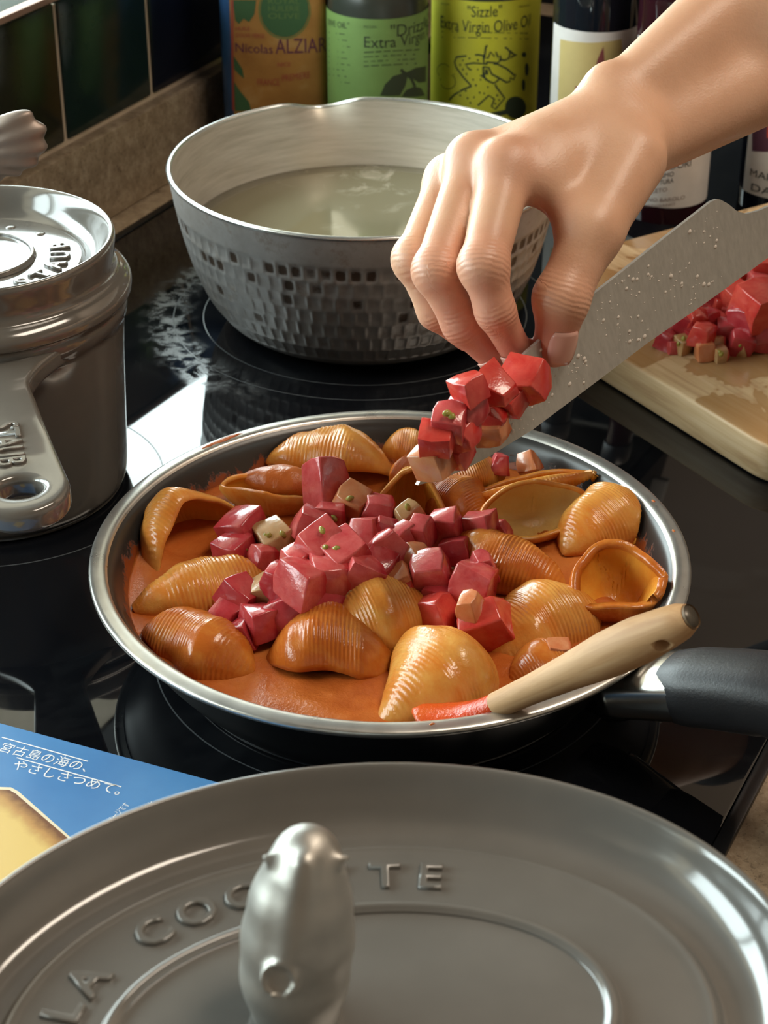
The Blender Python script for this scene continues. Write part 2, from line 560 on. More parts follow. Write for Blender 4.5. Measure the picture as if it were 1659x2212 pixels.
# ================================================================== frying pan
M_alu = noisy('brushed_rim', [(0.3, (0.52, 0.51, 0.48)), (0.7, (0.70, 0.69, 0.66))], 40, 0.30, metal=0.9, rvar=0.08)
M_black = mat('black_enamel', (0.006, 0.006, 0.007), 0.30)
def nonstick():
    m, n, l, b = new_mat('non_stick_with_dried_sauce')
    v = coords(n, l)
    sep = n.new('ShaderNodeSeparateXYZ')
    l.new(v, sep.inputs[0])
    f = noise(n, l, v, 55, 8, 0.8, 0.4)
    z = n.new('ShaderNodeMapRange')
    l.new(sep.outputs[2], z.inputs[0])
    z.inputs[1].default_value = 0.036; z.inputs[2].default_value = 0.047
    z.inputs[3].default_value = 0.16; z.inputs[4].default_value = -0.14
    msk = ramp(n, l, math_(n, l, 'ADD', f, z.outputs[0]), [(0.575, (0, 0, 0)), (0.63, (1, 1, 1))])
    l.new(mixc(n, l, msk, (0.022, 0.021, 0.020), (0.22, 0.05, 0.012)), b.inputs['Base Color'])
    setp(b, rough=0.33)
    bump(n, l, b, msk, 0.5, 0.001)
    return m
pan = thing('frying_pan', (PAN[0], PAN[1], 0.0003), 'black frying pan with silver rim full of pasta shells', 'frying pan')
prof = smooth_prof([(0.0, 0.0006), (0.085, 0.0006), (0.095, 0.003), (0.108, 0.018), (0.119, 0.035), (0.1255, 0.0455)], 6)
obj('body', *lathe([(r, z) for r, z in prof], 160, PAN), M_black, pan)
prof = smooth_prof([(0.1225, 0.0492), (0.1195, 0.046), (0.1150, 0.036), (0.1060, 0.018), (0.0960, 0.0065), (0.088, 0.005), (0.0, 0.005)], 6)
inn = obj('interior', *lathe([(r, z) for r, z in prof], 160, PAN), nonstick(), pan)
prof = smooth_prof([(0.1250, 0.0450), (0.1285, 0.0462), (0.1302, 0.0484), (0.1296, 0.0500), (0.1262, 0.0506), (0.1235, 0.0502), (0.1222, 0.0490)], 4)
obj('rim', *lathe([(r, z) for r, z in prof], 200, PAN), M_alu, pan)
# handle: bracket, grip with finger waves
hd = nrm([0.80, -0.60, 0])
P0 = PAN + hd * 0.124 + ZZ * 0.038
side = np.cross(ZZ, hd)
M_chrome = mat('steel_bracket', (0.55, 0.54, 0.52), 0.22, metal=1.0)
M_grip = noisy('black_grip', [(0.3, (0.012, 0.012, 0.014)), (0.7, (0.020, 0.020, 0.023))], 30, 0.42, bmp=0.12, bscale=900)
def hp(t):   # along the handle
    return PAN + hd * (0.124 + t) + ZZ * (0.0325 + 0.29 * t - 0.12 * t * t + 0.004 * math.sin(t * 25))
path = [hp(t) for t in np.linspace(-0.006, 0.030, 9)]
obj('bracket', *tube(path, [(0.0185 - 0.002 * i / 8, 0.0105 + 0.001 * i / 8) for i in range(9)], 24, sq=3.2), M_chrome, pan)
ts = np.linspace(0.018, 0.185, 60)
rad = []
for i, t in enumerate(ts):
    q = i / 59
    a = 0.0172 + 0.0012 * math.sin(q * PI)
    b = 0.0135 + 0.0012 * math.sin(q * PI)
    e = min(1, (i + 0.6) / 4, (60 - i) / 5) ** 0.5
    rad.append((a * (0.82 + 0.18 * e), b * (0.82 + 0.18 * e)))
V, F = tube([hp(t) for t in ts], rad, 28, sq=2.7)
for i in range(60):      # finger waves underneath, thumb dish on top
    for k in range(28):
        q = 2 * PI * k / 28
        if math.sin(q) < -0.2 and i > 14:
            V[i * 28 + k][2] += 0.0013 * math.sin(ts[i] * 2 * PI / 0.018) * min(1, -math.sin(q))
        if math.sin(q) > 0.75 and 14 < i < 40:
            V[i * 28 + k][2] -= 0.0014 * math.sin((i - 14) / 26 * PI)
obj('handle', V, F, M_grip, pan, angle=60)
path = [PAN + hd * t + ZZ * z for t, z in ((0.106, 0.020), (0.118, 0.020), (0.132, 0.030), (0.150, 0.040))]
obj('handle_support', *tube(path, [(0.010, 0.004), (0.011, 0.006), (0.011, 0.007), (0.009, 0.005)], 16, sq=3), M_black, pan)

# sauce
def sauce_mat(name, c1, c2, c3, rough=0.27):
    m, n, l, b = new_mat(name)
    v = coords(n, l)
    f = noise(n, l, v, 26, 6, 0.65, 0.5)
    f2 = noise(n, l, v, 420, 3, 0.7)
    l.new(ramp(n, l, f, [(0.30, c1), (0.5, c2), (0.72, c3)]), b.inputs['Base Color'])
    setp(b, rough=rough)
    mx = n.new('ShaderNodeMath'); mx.operation = 'ADD'
    l.new(f, mx.inputs[0]); l.new(f2, mx.inputs[1])
    bump(n, l, b, mx.outputs[0], 0.35, 0.0012)
    return m
M_sauce = sauce_mat('tomato_cream_sauce', (0.34, 0.070, 0.011), (0.46, 0.120, 0.022), (0.54, 0.175, 0.040))
SAUCE_Z = 0.034
from mathutils import noise as mnoise
def sauce_h(x, y):
    r = math.hypot(x, y)
    h = 0.0030 * mnoise.noise((x * 38, y * 38, 1.7)) + 0.0014 * mnoise.noise((x * 95, y * 95, 4.2)) + 0.0004 * mnoise.noise((x * 300, y * 300, 9.1))
    return h * (1 if r < 0.1 else max(0.35, 1 - (r - 0.1) / 0.022)) + (0.0014 * mnoise.noise((math.cos(math.atan2(y, x)) * 5, math.sin(math.atan2(y, x)) * 5, 2)) if r > 0.1 else 0)
V, nr, na = [], 60, 160
for i in range(nr):
    r = 0.1152 * (i + 0.01) / (nr - 1)
    for j in range(na):
        a = 2 * PI * j / na
        x, y = r * math.cos(a), r * math.sin(a)
        V.append((PAN[0] + x, PAN[1] + y, SAUCE_Z + sauce_h(x, y) + (0.001 if i == nr - 1 else 0)))
base_ring = [(PAN[0] + 0.085 * math.cos(2 * PI * j / na), PAN[1] + 0.085 * math.sin(2 * PI * j / na), 0.0052) for j in range(na)]
F = grid_faces(nr, na, cv=True) + [[(nr - 1) * na + j, nr * na + j, nr * na + (j + 1) % na, (nr - 1) * na + (j + 1) % na] for j in range(na)] + [[nr * na + j for j in range(na)][::-1]]
sauce = obj('tomato_sauce', V + base_ring, F, M_sauce, base=(PAN[0], PAN[1], 0.0052))
tag(sauce, 'orange red creamy tomato sauce pooled around the pasta shells', 'sauce')

for px_s, w_s, l_s in (((478, 946), .0016, .010), ((455, 962), .0010, .006), ((1425, 1080), .0007, .0012), ((1462, 1146), .0006, .0010), ((936, 1574), .0006, .0012), ((500, 938), .0008, .005)):
    c = at(*px_s, .0506)
    r3 = c - PAN; r3[2] = 0
    c = PAN + nrm(r3) * 0.1262 + ZZ * 0.0505
    tg = np.cross(ZZ, nrm(r3))
    obj('sauce_smear', *tube([c - tg * l_s, c - tg * l_s * .5 + nrm(r3) * .0004, c, c + tg * l_s * .6, c + tg * l_s], [(.0002, .0002), (w_s * .8, .0006), (w_s, .0008), (w_s * .6, .0006), (.0002, .0002)], 10), M_sauce, pan)

# ================================================================== hammered pot with water
def hammered():
    m, n, l, b = new_mat('hammered_aluminium')
    v = coords(n, l)
    f = noise(n, l, v, 14, 6, 0.7)
    g = noise(n, l, v, 55, 5, 0.75)
    sep = n.new('ShaderNodeSeparateXYZ'); l.new(v, sep.inputs[0])
    c = ramp(n, l, f, [(0.30, (0.30, 0.27, 0.24)), (0.50, (0.43, 0.415, 0.405)), (0.70, (0.54, 0.53, 0.52))])
    # burnt residue sits in the hammer marks: attribute 'dent' times noise
    at_ = n.new('ShaderNodeAttribute'); at_.attribute_name = 'dent'
    z = n.new('ShaderNodeMapRange'); l.new(sep.outputs[2], z.inputs[0])
    z.inputs[1].default_value = 0.005; z.inputs[2].default_value = 0.08; z.inputs[3].default_value = -0.05; z.inputs[4].default_value = 0.12
    q = math_(n, l, 'MULTIPLY', at_.outputs['Fac'], ramp(n, l, math_(n, l, 'ADD', noise(n, l, v, 16, 3, 0.6), z.outputs[0]), [(0.40, (0.0, 0.0, 0.0)), (0.56, (1, 1, 1))]))
    st = ramp(n, l, g, [(0.56, (0, 0, 0)), (0.70, (1, 1, 1))])
    c = mixc(n, l, math_(n, l, 'MULTIPLY', st, 0.5), c, (0.22, 0.12, 0.045))
    q = ramp(n, l, math_(n, l, 'MULTIPLY', q, math_(n, l, 'ADD', noise(n, l, v, 190, 4, 0.7), 0.42)), [(0.30, (0, 0, 0)), (0.75, (1, 1, 1))])
    c = mixc(n, l, math_(n, l, 'MULTIPLY', q, 0.9), c, (0.06, 0.030, 0.013))
    l.new(c, b.inputs['Base Color'])
    setp(b, metal=0.55, rough=0.42)
    bump(n, l, b, g, 0.15, 0.0005)
    return m
def pot_inside():
    m, n, l, b = new_mat('worn_aluminium_inside')
    v = coords(n, l, scale=(1, 1, 14))
    f = noise(n, l, v, 22, 6, 0.7)
    g = noise(n, l, coords(n, l), 9, 3)
    c = ramp(n, l, f, [(0.30, (0.36, 0.325, 0.27)), (0.55, (0.48, 0.44, 0.38)), (0.75, (0.56, 0.525, 0.47))])
    c = mixc(n, l, math_(n, l, 'MULTIPLY', ramp(n, l, g, [(0.45, (0, 0, 0)), (0.7, (1, 1, 1))]), 0.4), c, (0.52, 0.42, 0.28))
    l.new(c, b.inputs['Base Color'])
    setp(b, metal=0.35, rough=0.42)
    return m
pot = thing('hammered_pot', (POT[0], POT[1], 0.0003), 'dented hammered aluminium pot with pouring lip holding cloudy water', 'pot')
PH, PR = 0.095, 0.1142
oprof = smooth_prof([(0.060, 0.0006), (0.076, 0.0022), (0.086, 0.0085), (0.0955, 0.022), (0.1035, 0.042), (0.1095, 0.065), (0.1125, 0.083), (PR, PH)], 14)
oprof = np.array(oprof)
SPOUT = [math.radians(-67), math.radians(104)]
def spout_w(a, half=0.25):
    w = 0.0
    for s in SPOUT:
        d = abs((a - s + PI) % (2 * PI) - PI)
        if d < half:
            w = max(w, 0.5 + 0.5 * math.cos(PI * d / half))
    return w
NA = 720
V, dent = [], []
ncol, z_lo, z_hi, nrow = 84, 0.010, 0.0765, 7
for i in range(NA):
    a = 2 * PI * i / NA
    w = spout_w(a)
    for r, z in oprof:
        top = max(0.0, (z - 0.055) / (PH - 0.055))
        dn = 0.0
        if z_lo < z < z_hi:
            row = (z - z_lo) / (z_hi - z_lo) * nrow
            ri = int(row)
            cc = i / NA * ncol + 0.5 * (ri % 2) + 0.13 * math.sin(ri * 2.7)
            x, y = (cc % 1) * 2 - 1, (row % 1) * 2 - 1
            dn = max(0.0, 1 - abs(x) ** 4) * max(0.0, 1 - abs(y) ** 4)
        rr = r - 0.0009 * dn + 0.008 * w * top ** 2
        V.append((POT[0] + rr * math.cos(a), POT[1] + rr * math.sin(a), z - 0.007 * w * top ** 3))
        x2 = 0.0
        if dn:
            cell = random.Random(int(cc) % ncol * 97 + ri * 7919).random()
            x2 = max(0, dn - 0.5) / 0.5 * (1.0 if cell < (0.16, 0.14, 0.22, 0.10, 0.14, 0.42, 0.6)[min(ri, 6)] else 0.12)
        dent.append(x2)
m_ = len(oprof)
F = grid_faces(NA, m_, cu=True) + [[i * m_ for i in range(NA)][::-1]]
po = obj('outside', V, F, hammered(), pot)
ca = po.data.attributes.new('dent', 'FLOAT', 'POINT')
ca.data.foreach_set('value', dent)
iprof = np.array(smooth_prof([(PR - 0.0022, PH), (0.1105, 0.083), (0.1075, 0.065), (0.1015, 0.042), (0.0935, 0.022), (0.084, 0.010), (0.070, 0.0045), (0.0, 0.0045)], 8))
V = []
NI = 360
for i in range(NI):
    a = 2 * PI * i / NI
    w = spout_w(a)
    for r, z in iprof:
        top = max(0.0, (z - 0.055) / (PH - 0.055))
        rr = r + 0.008 * w * top ** 2 * (1 if r > 0.05 else 0)
        V.append((POT[0] + rr * math.cos(a), POT[1] + rr * math.sin(a), z - 0.007 * w * top ** 3))
obj('inside', V, grid_faces(NI, len(iprof), cu=True), pot_inside(), pot)
V = []
for i in range(NI):
    a = 2 * PI * i / NI
    w = spout_w(a)
    for k in range(8):
        q = 2 * PI * k / 8
        rr = PR - 0.0009 + 0.0017 * math.cos(q) + 0.008 * w
        V.append((POT[0] + rr * math.cos(a), POT[1] + rr * math.sin(a), PH + 0.0014 * math.sin(q) - 0.007 * w))
obj('rim', V, grid_faces(NI, 8, cu=True, cv=True), mat('worn_rim', (0.72, 0.74, 0.73), 0.25, metal=0.9), pot)
# ferrule for the handle on the far right of the rim
fa = math.radians(31)
fd = np.array([math.cos(fa), math.sin(fa), 0])
obj('ferrule', *tube([POT + fd * (PR - 0.006) + ZZ * 0.085, POT + fd * (PR + 0.004) + ZZ * 0.089, POT + fd * (PR + 0.022) + ZZ * 0.096], [(0.012, 0.007), (0.0105, 0.0075), (0.009, 0.008)], 20), mat('polished_ferrule', (0.75, 0.77, 0.76), 0.15, metal=1.0), pot)
def water_mat():
    m, n, l, b = new_mat('cloudy_pasta_water')
    v = coords(n, l)
    f = noise(n, l, v, 34, 6, 0.7, 0.8)
    g = noise(n, l, v, 9, 2)
    foam = math_(n, l, 'MULTIPLY', ramp(n, l, f, [(0.56, (0, 0, 0)), (0.66, (1, 1, 1))]), ramp(n, l, g, [(0.48, (0, 0, 0)), (0.6, (1, 1, 1))]))
    l.new(mixc(n, l, math_(n, l, 'MULTIPLY', foam, 0.6), (0.165, 0.15, 0.095), (0.45, 0.41, 0.33)), b.inputs['Base Color'])
    setp(b, rough=0.06)
    bump(n, l, b, f, 0.06, 0.001)
    return m
WZ = 0.054
wr = float(np.interp(WZ, iprof[::-1, 1], iprof[::-1, 0])) - 0.0004
wv = [(r, z) for r, z in iprof if z < WZ]
prof = [(0.0, WZ), (wr * 0.3, WZ), (wr * 0.6, WZ), (wr * 0.9, WZ), (wr, WZ + 0.0006)] + [(max(0, r - 0.0004), z + 0.0004) for r, z in wv]
V, F = lathe(prof[::-1], 120, POT)
wat = obj('pasta_water', V, F, water_mat(), base=(POT[0], POT[1], 0.005))
tag(wat, 'cloudy greenish pasta water with pale foam in the hammered pot', 'water')

# ================================================================== graphite cocotte cookware
def enamel(name, base, rough):
    m, n, l, b = new_mat(name)
    v = coords(n, l)
    f = noise(n, l, v, 12, 4)
    l.new(ramp(n, l, f, [(0.3, tuple(0.85 * q for q in base)), (0.7, tuple(1.15 * q for q in base))]), b.inputs['Base Color'])
    sp = ramp(n, l, noise(n, l, v, 420, 2, 0.5), [(0.0, (0, 0, 0)), (1, (1, 1, 1))])
    setp(b, rough=rough, ior=1.6, coat=0.3, coatr=0.05)
    bump(n, l, b, sp, 0.03, 0.0003)
    return m
M_graph = enamel('graphite_enamel', (0.115, 0.105, 0.092), 0.12)
M_graph2 = enamel('graphite_enamel_satin', (0.165, 0.158, 0.145), 0.13)
M_pewter = noisy('satin_pewter', [(0.3, (0.40, 0.385, 0.355)), (0.7, (0.48, 0.465, 0.43))], 60, 0.46, metal=0.85, bmp=0.05, bscale=500)
def arc_text(s, cx, cy, z, rad_fn, a_mid, da, size, inward=False, ext=0.03, bev=0.02, rot=0.0, wscale=1.0):
    """raised letters round a lid; a_mid/da in degrees; rad_fn(angle)->(x,y) on the lid, letters one by one"""
    out = []
    n = len(s)
    for i, ch in enumerate(s):
        if ch == ' ': continue
        a = math.radians(a_mid + (i - (n - 1) / 2) * da)
        V, F = text2d(ch, ext, bev)
        V = V.copy()
        V[:, 0] -= (V[:, 0].max() + V[:, 0].min()) / 2
        V[:, 1] -= (V[:, 1].max() + V[:, 1].min()) / 2
        V *= size
        V[:, 0] *= wscale
        p = np.array(rad_fn(a))
        q = np.array(rad_fn(a + 0.02))
        t = nrm(q - p)                       # counter-clockwise tangent
        nout = np.array([t[1], -t[0]])
        ex, ey = (t, -nout) if inward else (-t, nout)
        out.append((np.stack([cx + p[0] + V[:, 0] * ex[0] + V[:, 1] * ey[0], cy + p[1] + V[:, 0] * ex[1] + V[:, 1] * ey[1], z + V[:, 2]], 1), F))
    return out

# small saucepan-shaped cocotte beside the tiles
sp = thing('small_cocotte', (SP[0], SP[1], 0.0003), 'small glossy graphite cocotte with stub handle by the tiled wall', 'pot')
prof = smooth_prof([(0.0, 0.0006), (0.055, 0.0006), (0.0615, 0.003), (0.0640, 0.010), (0.0655, 0.04), (0.0672, 0.075), (0.0685, 0.0945)], 5)
prof = [tuple(p) for p in prof] + [(0.0702, 0.0965), (0.0705, 0.104), (0.0690, 0.106)]
obj('body', *lathe(prof, 128, SP), M_graph, sp, angle=50)
LZ = 0.107
prof = smooth_prof([(0.060, LZ - 0.0005), (0.0715, LZ - 0.0005), (0.0732, LZ + 0.002), (0.0728, LZ + 0.0055), (0.0700, LZ + 0.0085), (0.0668, LZ + 0.0105), (0.0655, LZ + 0.015), (0.0664, LZ + 0.022), (0.0668, LZ + 0.0265), (0.0658, LZ + 0.0288), (0.0640, LZ + 0.0285),
                    (0.0620, LZ + 0.025), (0.0590, LZ + 0.0175), (0.0555, LZ + 0.0145), (0.0525, LZ + 0.0150), (0.0505, LZ + 0.0165), (0.0480, LZ + 0.0168), (0.0300, LZ + 0.0172), (0.0285, LZ + 0.0175), (0.0275, LZ + 0.0195), (0.0258, LZ + 0.0195), (0.0245, LZ + 0.0175), (0.0100, LZ + 0.0178), (0.0, LZ + 0.0178)], 4)
lid = obj('lid', *lathe([tuple(p) for p in prof], 144, SP), M_graph, sp)
cf = lambda R: (lambda a: (R * math.cos(a), R * math.sin(a)))
lt = arc_text('STAUB', SP[0], SP[1], LZ + 0.0172, cf(0.040), -14, 17, 0.0125, inward=True, ext=0.05, bev=0.05)
lt += arc_text('STAUB', SP[0], SP[1], LZ + 0.0172, cf(0.040), 166, 17, 0.0125, inward=True, ext=0.05, bev=0.05)
[obj('raised_letter', *q, M_graph, lid) for q in lt]
dm = [ (lathe(smooth_prof([(0.0028, 0), (0.0022, 0.0009), (0.0, 0.0012)], 3), 12, (SP[0] + 0.040 * math.cos(a), SP[1] + 0.040 * math.sin(a), LZ + 0.0166))) for a in (math.radians(50), math.radians(76), math.radians(-75), math.radians(-100))]
[obj('raised_dot', *q, M_graph, lid) for q in dm]
# fish-tail knob
g = Sdf((SP[0] - 0.026, SP[1] - 0.018, LZ + 0.012), (SP[0] + 0.052, SP[1] + 0.018, LZ + 0.105), 0.0011)
S0 = SP + ZZ * (LZ + 0.016)
d = g.cone(S0, S0 + np.array([-0.002, 0, 0.012]), 0.0085, 0.0075)
d = smin(d, g.cone(S0 + [-0.002, 0, 0.012], S0 + [0.003, 0, 0.036], 0.0075, 0.0055), 0.005)
d = smin(d, g.cone(S0 + [0.003, 0, 0.036], S0 + [0.014, 0, 0.050], 0.0055, 0.0062), 0.004)
fc = S0 + np.array([0.0225, 0, 0.0590])
ax = np.array([[0.80, 0.12, 0.60], [-0.60, 0.0, 0.80], [0, 1.0, 0]])
ax[0] = nrm(ax[0]); ax[2] = nrm(ax[2] - ax[0] * (ax[2] @ ax[0])); ax[1] = np.cross(ax[2], ax[0])
fan = g.ellipsoid(fc, ax, (0.0175, 0.0145, 0.0060))
pv = S0 + np.array([-0.006, 0, 0.050])
rd = np.linalg.norm((g.P - pv.astype(np.float32))[..., [0, 2]], axis=-1)
ang = np.arctan2(g.P[..., 2] - pv[2], g.P[..., 0] - pv[0])
fan = fan + 0.0004 * np.sin(ang * 30 + rd * 150)
d = smin(d, fan, 0.004)
V, F = g.mesh(d)
obj('fish_tail_knob', lap(V, F, 1), F, mat('bronzed_pewter', (0.27, 0.22, 0.19), 0.48, metal=0.7), sp)
# stub handle towards the cook with hole and lettering
hz = 0.099
tipc = at(43, 1050, hz - 0.002)
ad = nrm((tipc - SP) * [1, 1, 0]); ac = np.array([-ad[1], ad[0], 0])      # along, across (towards +x side)
t0, t1 = 0.052, float(np.linalg.norm((tipc - SP)[:2]))
def hw(q):
    return 0.030 * max(0, 0.32 - q) ** 1.5 / 0.18 + 0.0120 + 0.0085 * min(1, max(0, q - 0.15) / 0.85) ** 1.1
right, left = [], []
n_ = 30
for i in range(n_):
    q = i / (n_ - 1)
    right.append((t0 + (t1 - t0) * q, hw(q))); left.append((t0 + (t1 - t0) * q, -hw(q)))
cap = [(t1 + hw(1) * math.sin(a), hw(1) * math.cos(a)) for a in np.linspace(0, PI, 20)[1:-1]]
outl = right + cap + left[::-1]
hole = [(t1 + 0.0080 * math.cos(a), 0.0092 * math.sin(a)) for a in np.linspace(0, 2 * PI, 28, endpoint=False)]
def droop(t):
    q = (t - t0) / (t1 - t0)
    return hz - 0.002 * q * q + 0.004 * max(0, 1 - q) ** 2
bm = bmesh.new()
def hv(t, c):
    p = SP + ad * t + ac * c
    return (p[0], p[1], droop(t))
lo = [bm.verts.new(hv(*p)) for p in outl]
li = [bm.verts.new(hv(*p)) for p in hole]
eo = [bm.edges.new((lo[i], lo[(i + 1) % len(lo)])) for i in range(len(lo))]
ei = [bm.edges.new((li[i], li[(i + 1) % len(li)])) for i in range(len(li))]
bmesh.ops.triangle_fill(bm, use_beauty=True, edges=eo + ei)
for f in bm.faces:
    f.normal_update()
    if f.normal.z < 0: f.normal_flip()
ret = bmesh.ops.extrude_face_region(bm, geom=list(bm.faces))
for v in ret['geom']:
    if isinstance(v, bmesh.types.BMVert): v.co.z -= 0.011
bmesh.ops.recalc_face_normals(bm, faces=bm.faces)
be = [e for e in bm.edges if e.is_manifold and e.calc_face_angle(0) > 1.0]
bmesh.ops.bevel(bm, geom=be, offset=0.0030, segments=4, profile=0.5, affect='EDGES', clamp_overlap=True)
bm.verts.index_update()
V = np.array([v.co[:] for v in bm.verts]); F = [[v.index for v in f.verts] for f in bm.faces]
bm.free()
hnd = obj('stub_handle', V, F, M_graph, sp, angle=50)
V, F = text2d('STAUB', 0.04, 0.03)
V = V.copy()
sx, sy = 0.036 / V[:, 0].max(), 0.0175
T_ = t1 - 0.052 + V[:, 0] * sx
Cc = -0.0075 + V[:, 1] * sy
Pp = SP + T_[:, None] * ad + Cc[:, None] * ac
Pp[:, 2] = [droop(t) for t in T_]
Pp[:, 2] += V[:, 2] * 0.018
tag(obj('raised_lettering', Pp, F, M_graph, hnd), kind='stuff')

# big oval cocotte in the foreground
BC = np.array([-0.006, 0.357, 0.0])
BA, BB, BROT = 0.118, 0.094, math.radians(10)
big = thing('oval_cocotte', (BC[0], BC[1], 0.0003), 'large oval grey cocotte with raised lettering on its lid', 'pot')
BL = 0.101
prof = smooth_prof([(0.0, 0.0006), (0.098, 0.0006), (0.106, 0.004), (0.110, 0.014), (0.113, 0.055), (0.1155, 0.097)], 5)
obj('body', *lathe([tuple(p) for p in prof] + [(0.1165, 0.1005), (0.108, 0.1005)], 160, BC, ell=(BA, BB), rot=BROT), M_graph2, big, angle=50)
prof = smooth_prof([(0.106, BL), (0.1175, BL), (0.1195, BL + 0.003), (0.1185, BL + 0.008), (0.1160, BL + 0.012), (0.1155, BL + 0.018), (0.1170, BL + 0.026), (0.1180, BL + 0.0285), (0.1172, BL + 0.0300), (0.1155, BL + 0.0290),
                    (0.1120, BL + 0.0215), (0.1075, BL + 0.0160), (0.1030, BL + 0.0142), (0.0985, BL + 0.0140), (0.0968, BL + 0.0143), (0.0955, BL + 0.0162), (0.0938, BL + 0.0172), (0.0900, BL + 0.0168), (0.0720, BL + 0.0170), (0.0695, BL + 0.0173), (0.0684, BL + 0.0192), (0.0668, BL + 0.0196), (0.0650, BL + 0.0184), (0.0625, BL + 0.0178), (0.0350, BL + 0.0180), (0.0, BL + 0.0180)], 5)
blid = obj('lid', *lathe([tuple(p) for p in prof], 200, BC, ell=(BA, BB), rot=BROT), M_graph2, big)
def bigring(R):
    def f(a):
        b = a - BROT
        x, y = R * math.cos(b), (R - (BA - BB)) * math.sin(b)
        return (x * math.cos(BROT) - y * math.sin(BROT), x * math.sin(BROT) + y * math.cos(BROT))
    return f
# letters at equal spacing along the band, reading clockwise over the far side
rf = bigring(0.0812)
angs = np.linspace(0, 2 * PI, 2000)
pts = np.array([rf(a) for a in angs])
seg = np.r_[0, np.cumsum(np.linalg.norm(np.diff(pts, axis=0), axis=1))]
lt = []
B_LET = [('L', 83, 2172), ('A', 172, 2112), ('C', 352, 2034), ('O', 440, 1990), ('C', 528, 1950), ('O', 632, 1925), ('T', 722, 1914), ('T', 832, 1910), ('E', 930, 1906)]
for ch, x, y in B_LET:
    p = at(x, y, BL + 0.0175)[:2] - BC[:2]
    a = angs[np.argmin(((pts - p) ** 2).sum(1))]
    lt += arc_text(ch, BC[0], BC[1], BL + 0.0172, rf, math.degrees(a), 0, 0.0142, ext=0.04, bev=0.032, wscale=1.02)
[obj('raised_letter', *q, M_graph2, blid) for q in lt]
for sgn in (1, -1):
    e1 = np.array([math.cos(BROT), math.sin(BROT), 0]) * sgn
    e2 = np.array([-math.sin(BROT), math.cos(BROT), 0]) * sgn
    path = [BC + e1 * (0.108 + 0.034 * math.sin(q)) + e2 * (-0.036 * math.cos(q)) + ZZ * 0.083 for q in np.linspace(0.05, PI - 0.05, 17)]
    obj('side_handle', *tube(path, [(0.007, 0.0055)] * 17, 14), M_graph2, big)
# animal-shaped knob
KC = BC + np.array([-0.0172, 0.004, BL + 0.0195])
g = Sdf(KC + np.array([-0.024, -0.026, -0.002]), KC + np.array([0.030, 0.034, 0.066]), 0.0009)
KP = [(0, .001, 0, .0120), (0, .001, .012, .0138), (.001, .002, .024, .0142), (.002, .003, .035, .0128), (.0032, .004, .0445, .0098), (.0038, .005, .0485, .0080)]
d = None
for (x0, y0, z0, r0), (x1, y1, z1, r1) in zip(KP, KP[1:]):
    e = g.cone(KC + [x0, y0, z0], KC + [x1, y1, z1], r0, r1)
    d = e if d is None else smin(d, e, .003)
for sx in (-1, 1):
    d = smin(d, g.cone(KC + [.0036 + sx * .005, .0015, .0490], KC + [.0036 + sx * .0105, .0010, .0512], .0030, .0009), .0018)
d = smin(d, g.cone(KC + [0, -.010, .030], KC + [.0036, -.003, .0525], .0030, .0030), .004)
nose = KC + np.array([-0.0028, -0.0122, 0.0235])
nd = nrm([-0.15, -0.90, 0.35])
q = (g.P - nose.astype(np.float32))
ax_ = q @ nd.astype(np.float32)
rr = np.linalg.norm(q - ax_[..., None] * nd.astype(np.float32), axis=-1)
disc = np.maximum(rr - 0.0050, np.abs(ax_) - 0.0032)
d = smin(d, disc, 0.0012)
d = np.maximum(d, -(np.maximum(rr - 0.0037, np.abs(ax_ - 0.0040) - 0.0022)))
V, F = g.mesh(d)
kn = obj('animal_knob', lap(V, F, 2), F, M_pewter, big)

# ================================================================== pasta shells
def pasta_mat(name, sauce, pasta, bias, rough=0.22):
    m, n, l, b = new_mat(name)
    v = coords(n, l)
    f = noise(n, l, v, 34, 5, 0.65, 0.3)
    g = noise(n, l, v, 260, 3, 0.7)
    c = ramp(n, l, f, [(0.36 + bias, sauce), (0.60 + bias, pasta)])
    l.new(c, b.inputs['Base Color'])
    setp(b, rough=rough, sss=0.12)
    b.inputs['Subsurface Radius'].default_value = (0.004, 0.0018, 0.0006)
    g2 = noise(n, l, v, 90, 4, 0.7)
    bump(n, l, b, math_(n, l, 'ADD', math_(n, l, 'MULTIPLY', g, 0.5), g2), 0.35, 0.0012)
    return m
SAU, SAU2 = (0.46, 0.115, 0.014), (0.58, 0.19, 0.026)
M_p_out = pasta_mat('pasta_ribbed_sauced', SAU2, (0.66, 0.35, 0.085), 0.03)
M_p_heavy = pasta_mat('pasta_heavily_sauced', SAU, (0.60, 0.25, 0.045), 0.08)
M_p_in = pasta_mat('pasta_inside_pale', (0.66, 0.40, 0.11), (0.72, 0.52, 0.20), -0.06, 0.3)
M_p_or = pasta_mat('pasta_inside_orange', (0.62, 0.22, 0.025), (0.68, 0.34, 0.05), 0.0, 0.25)
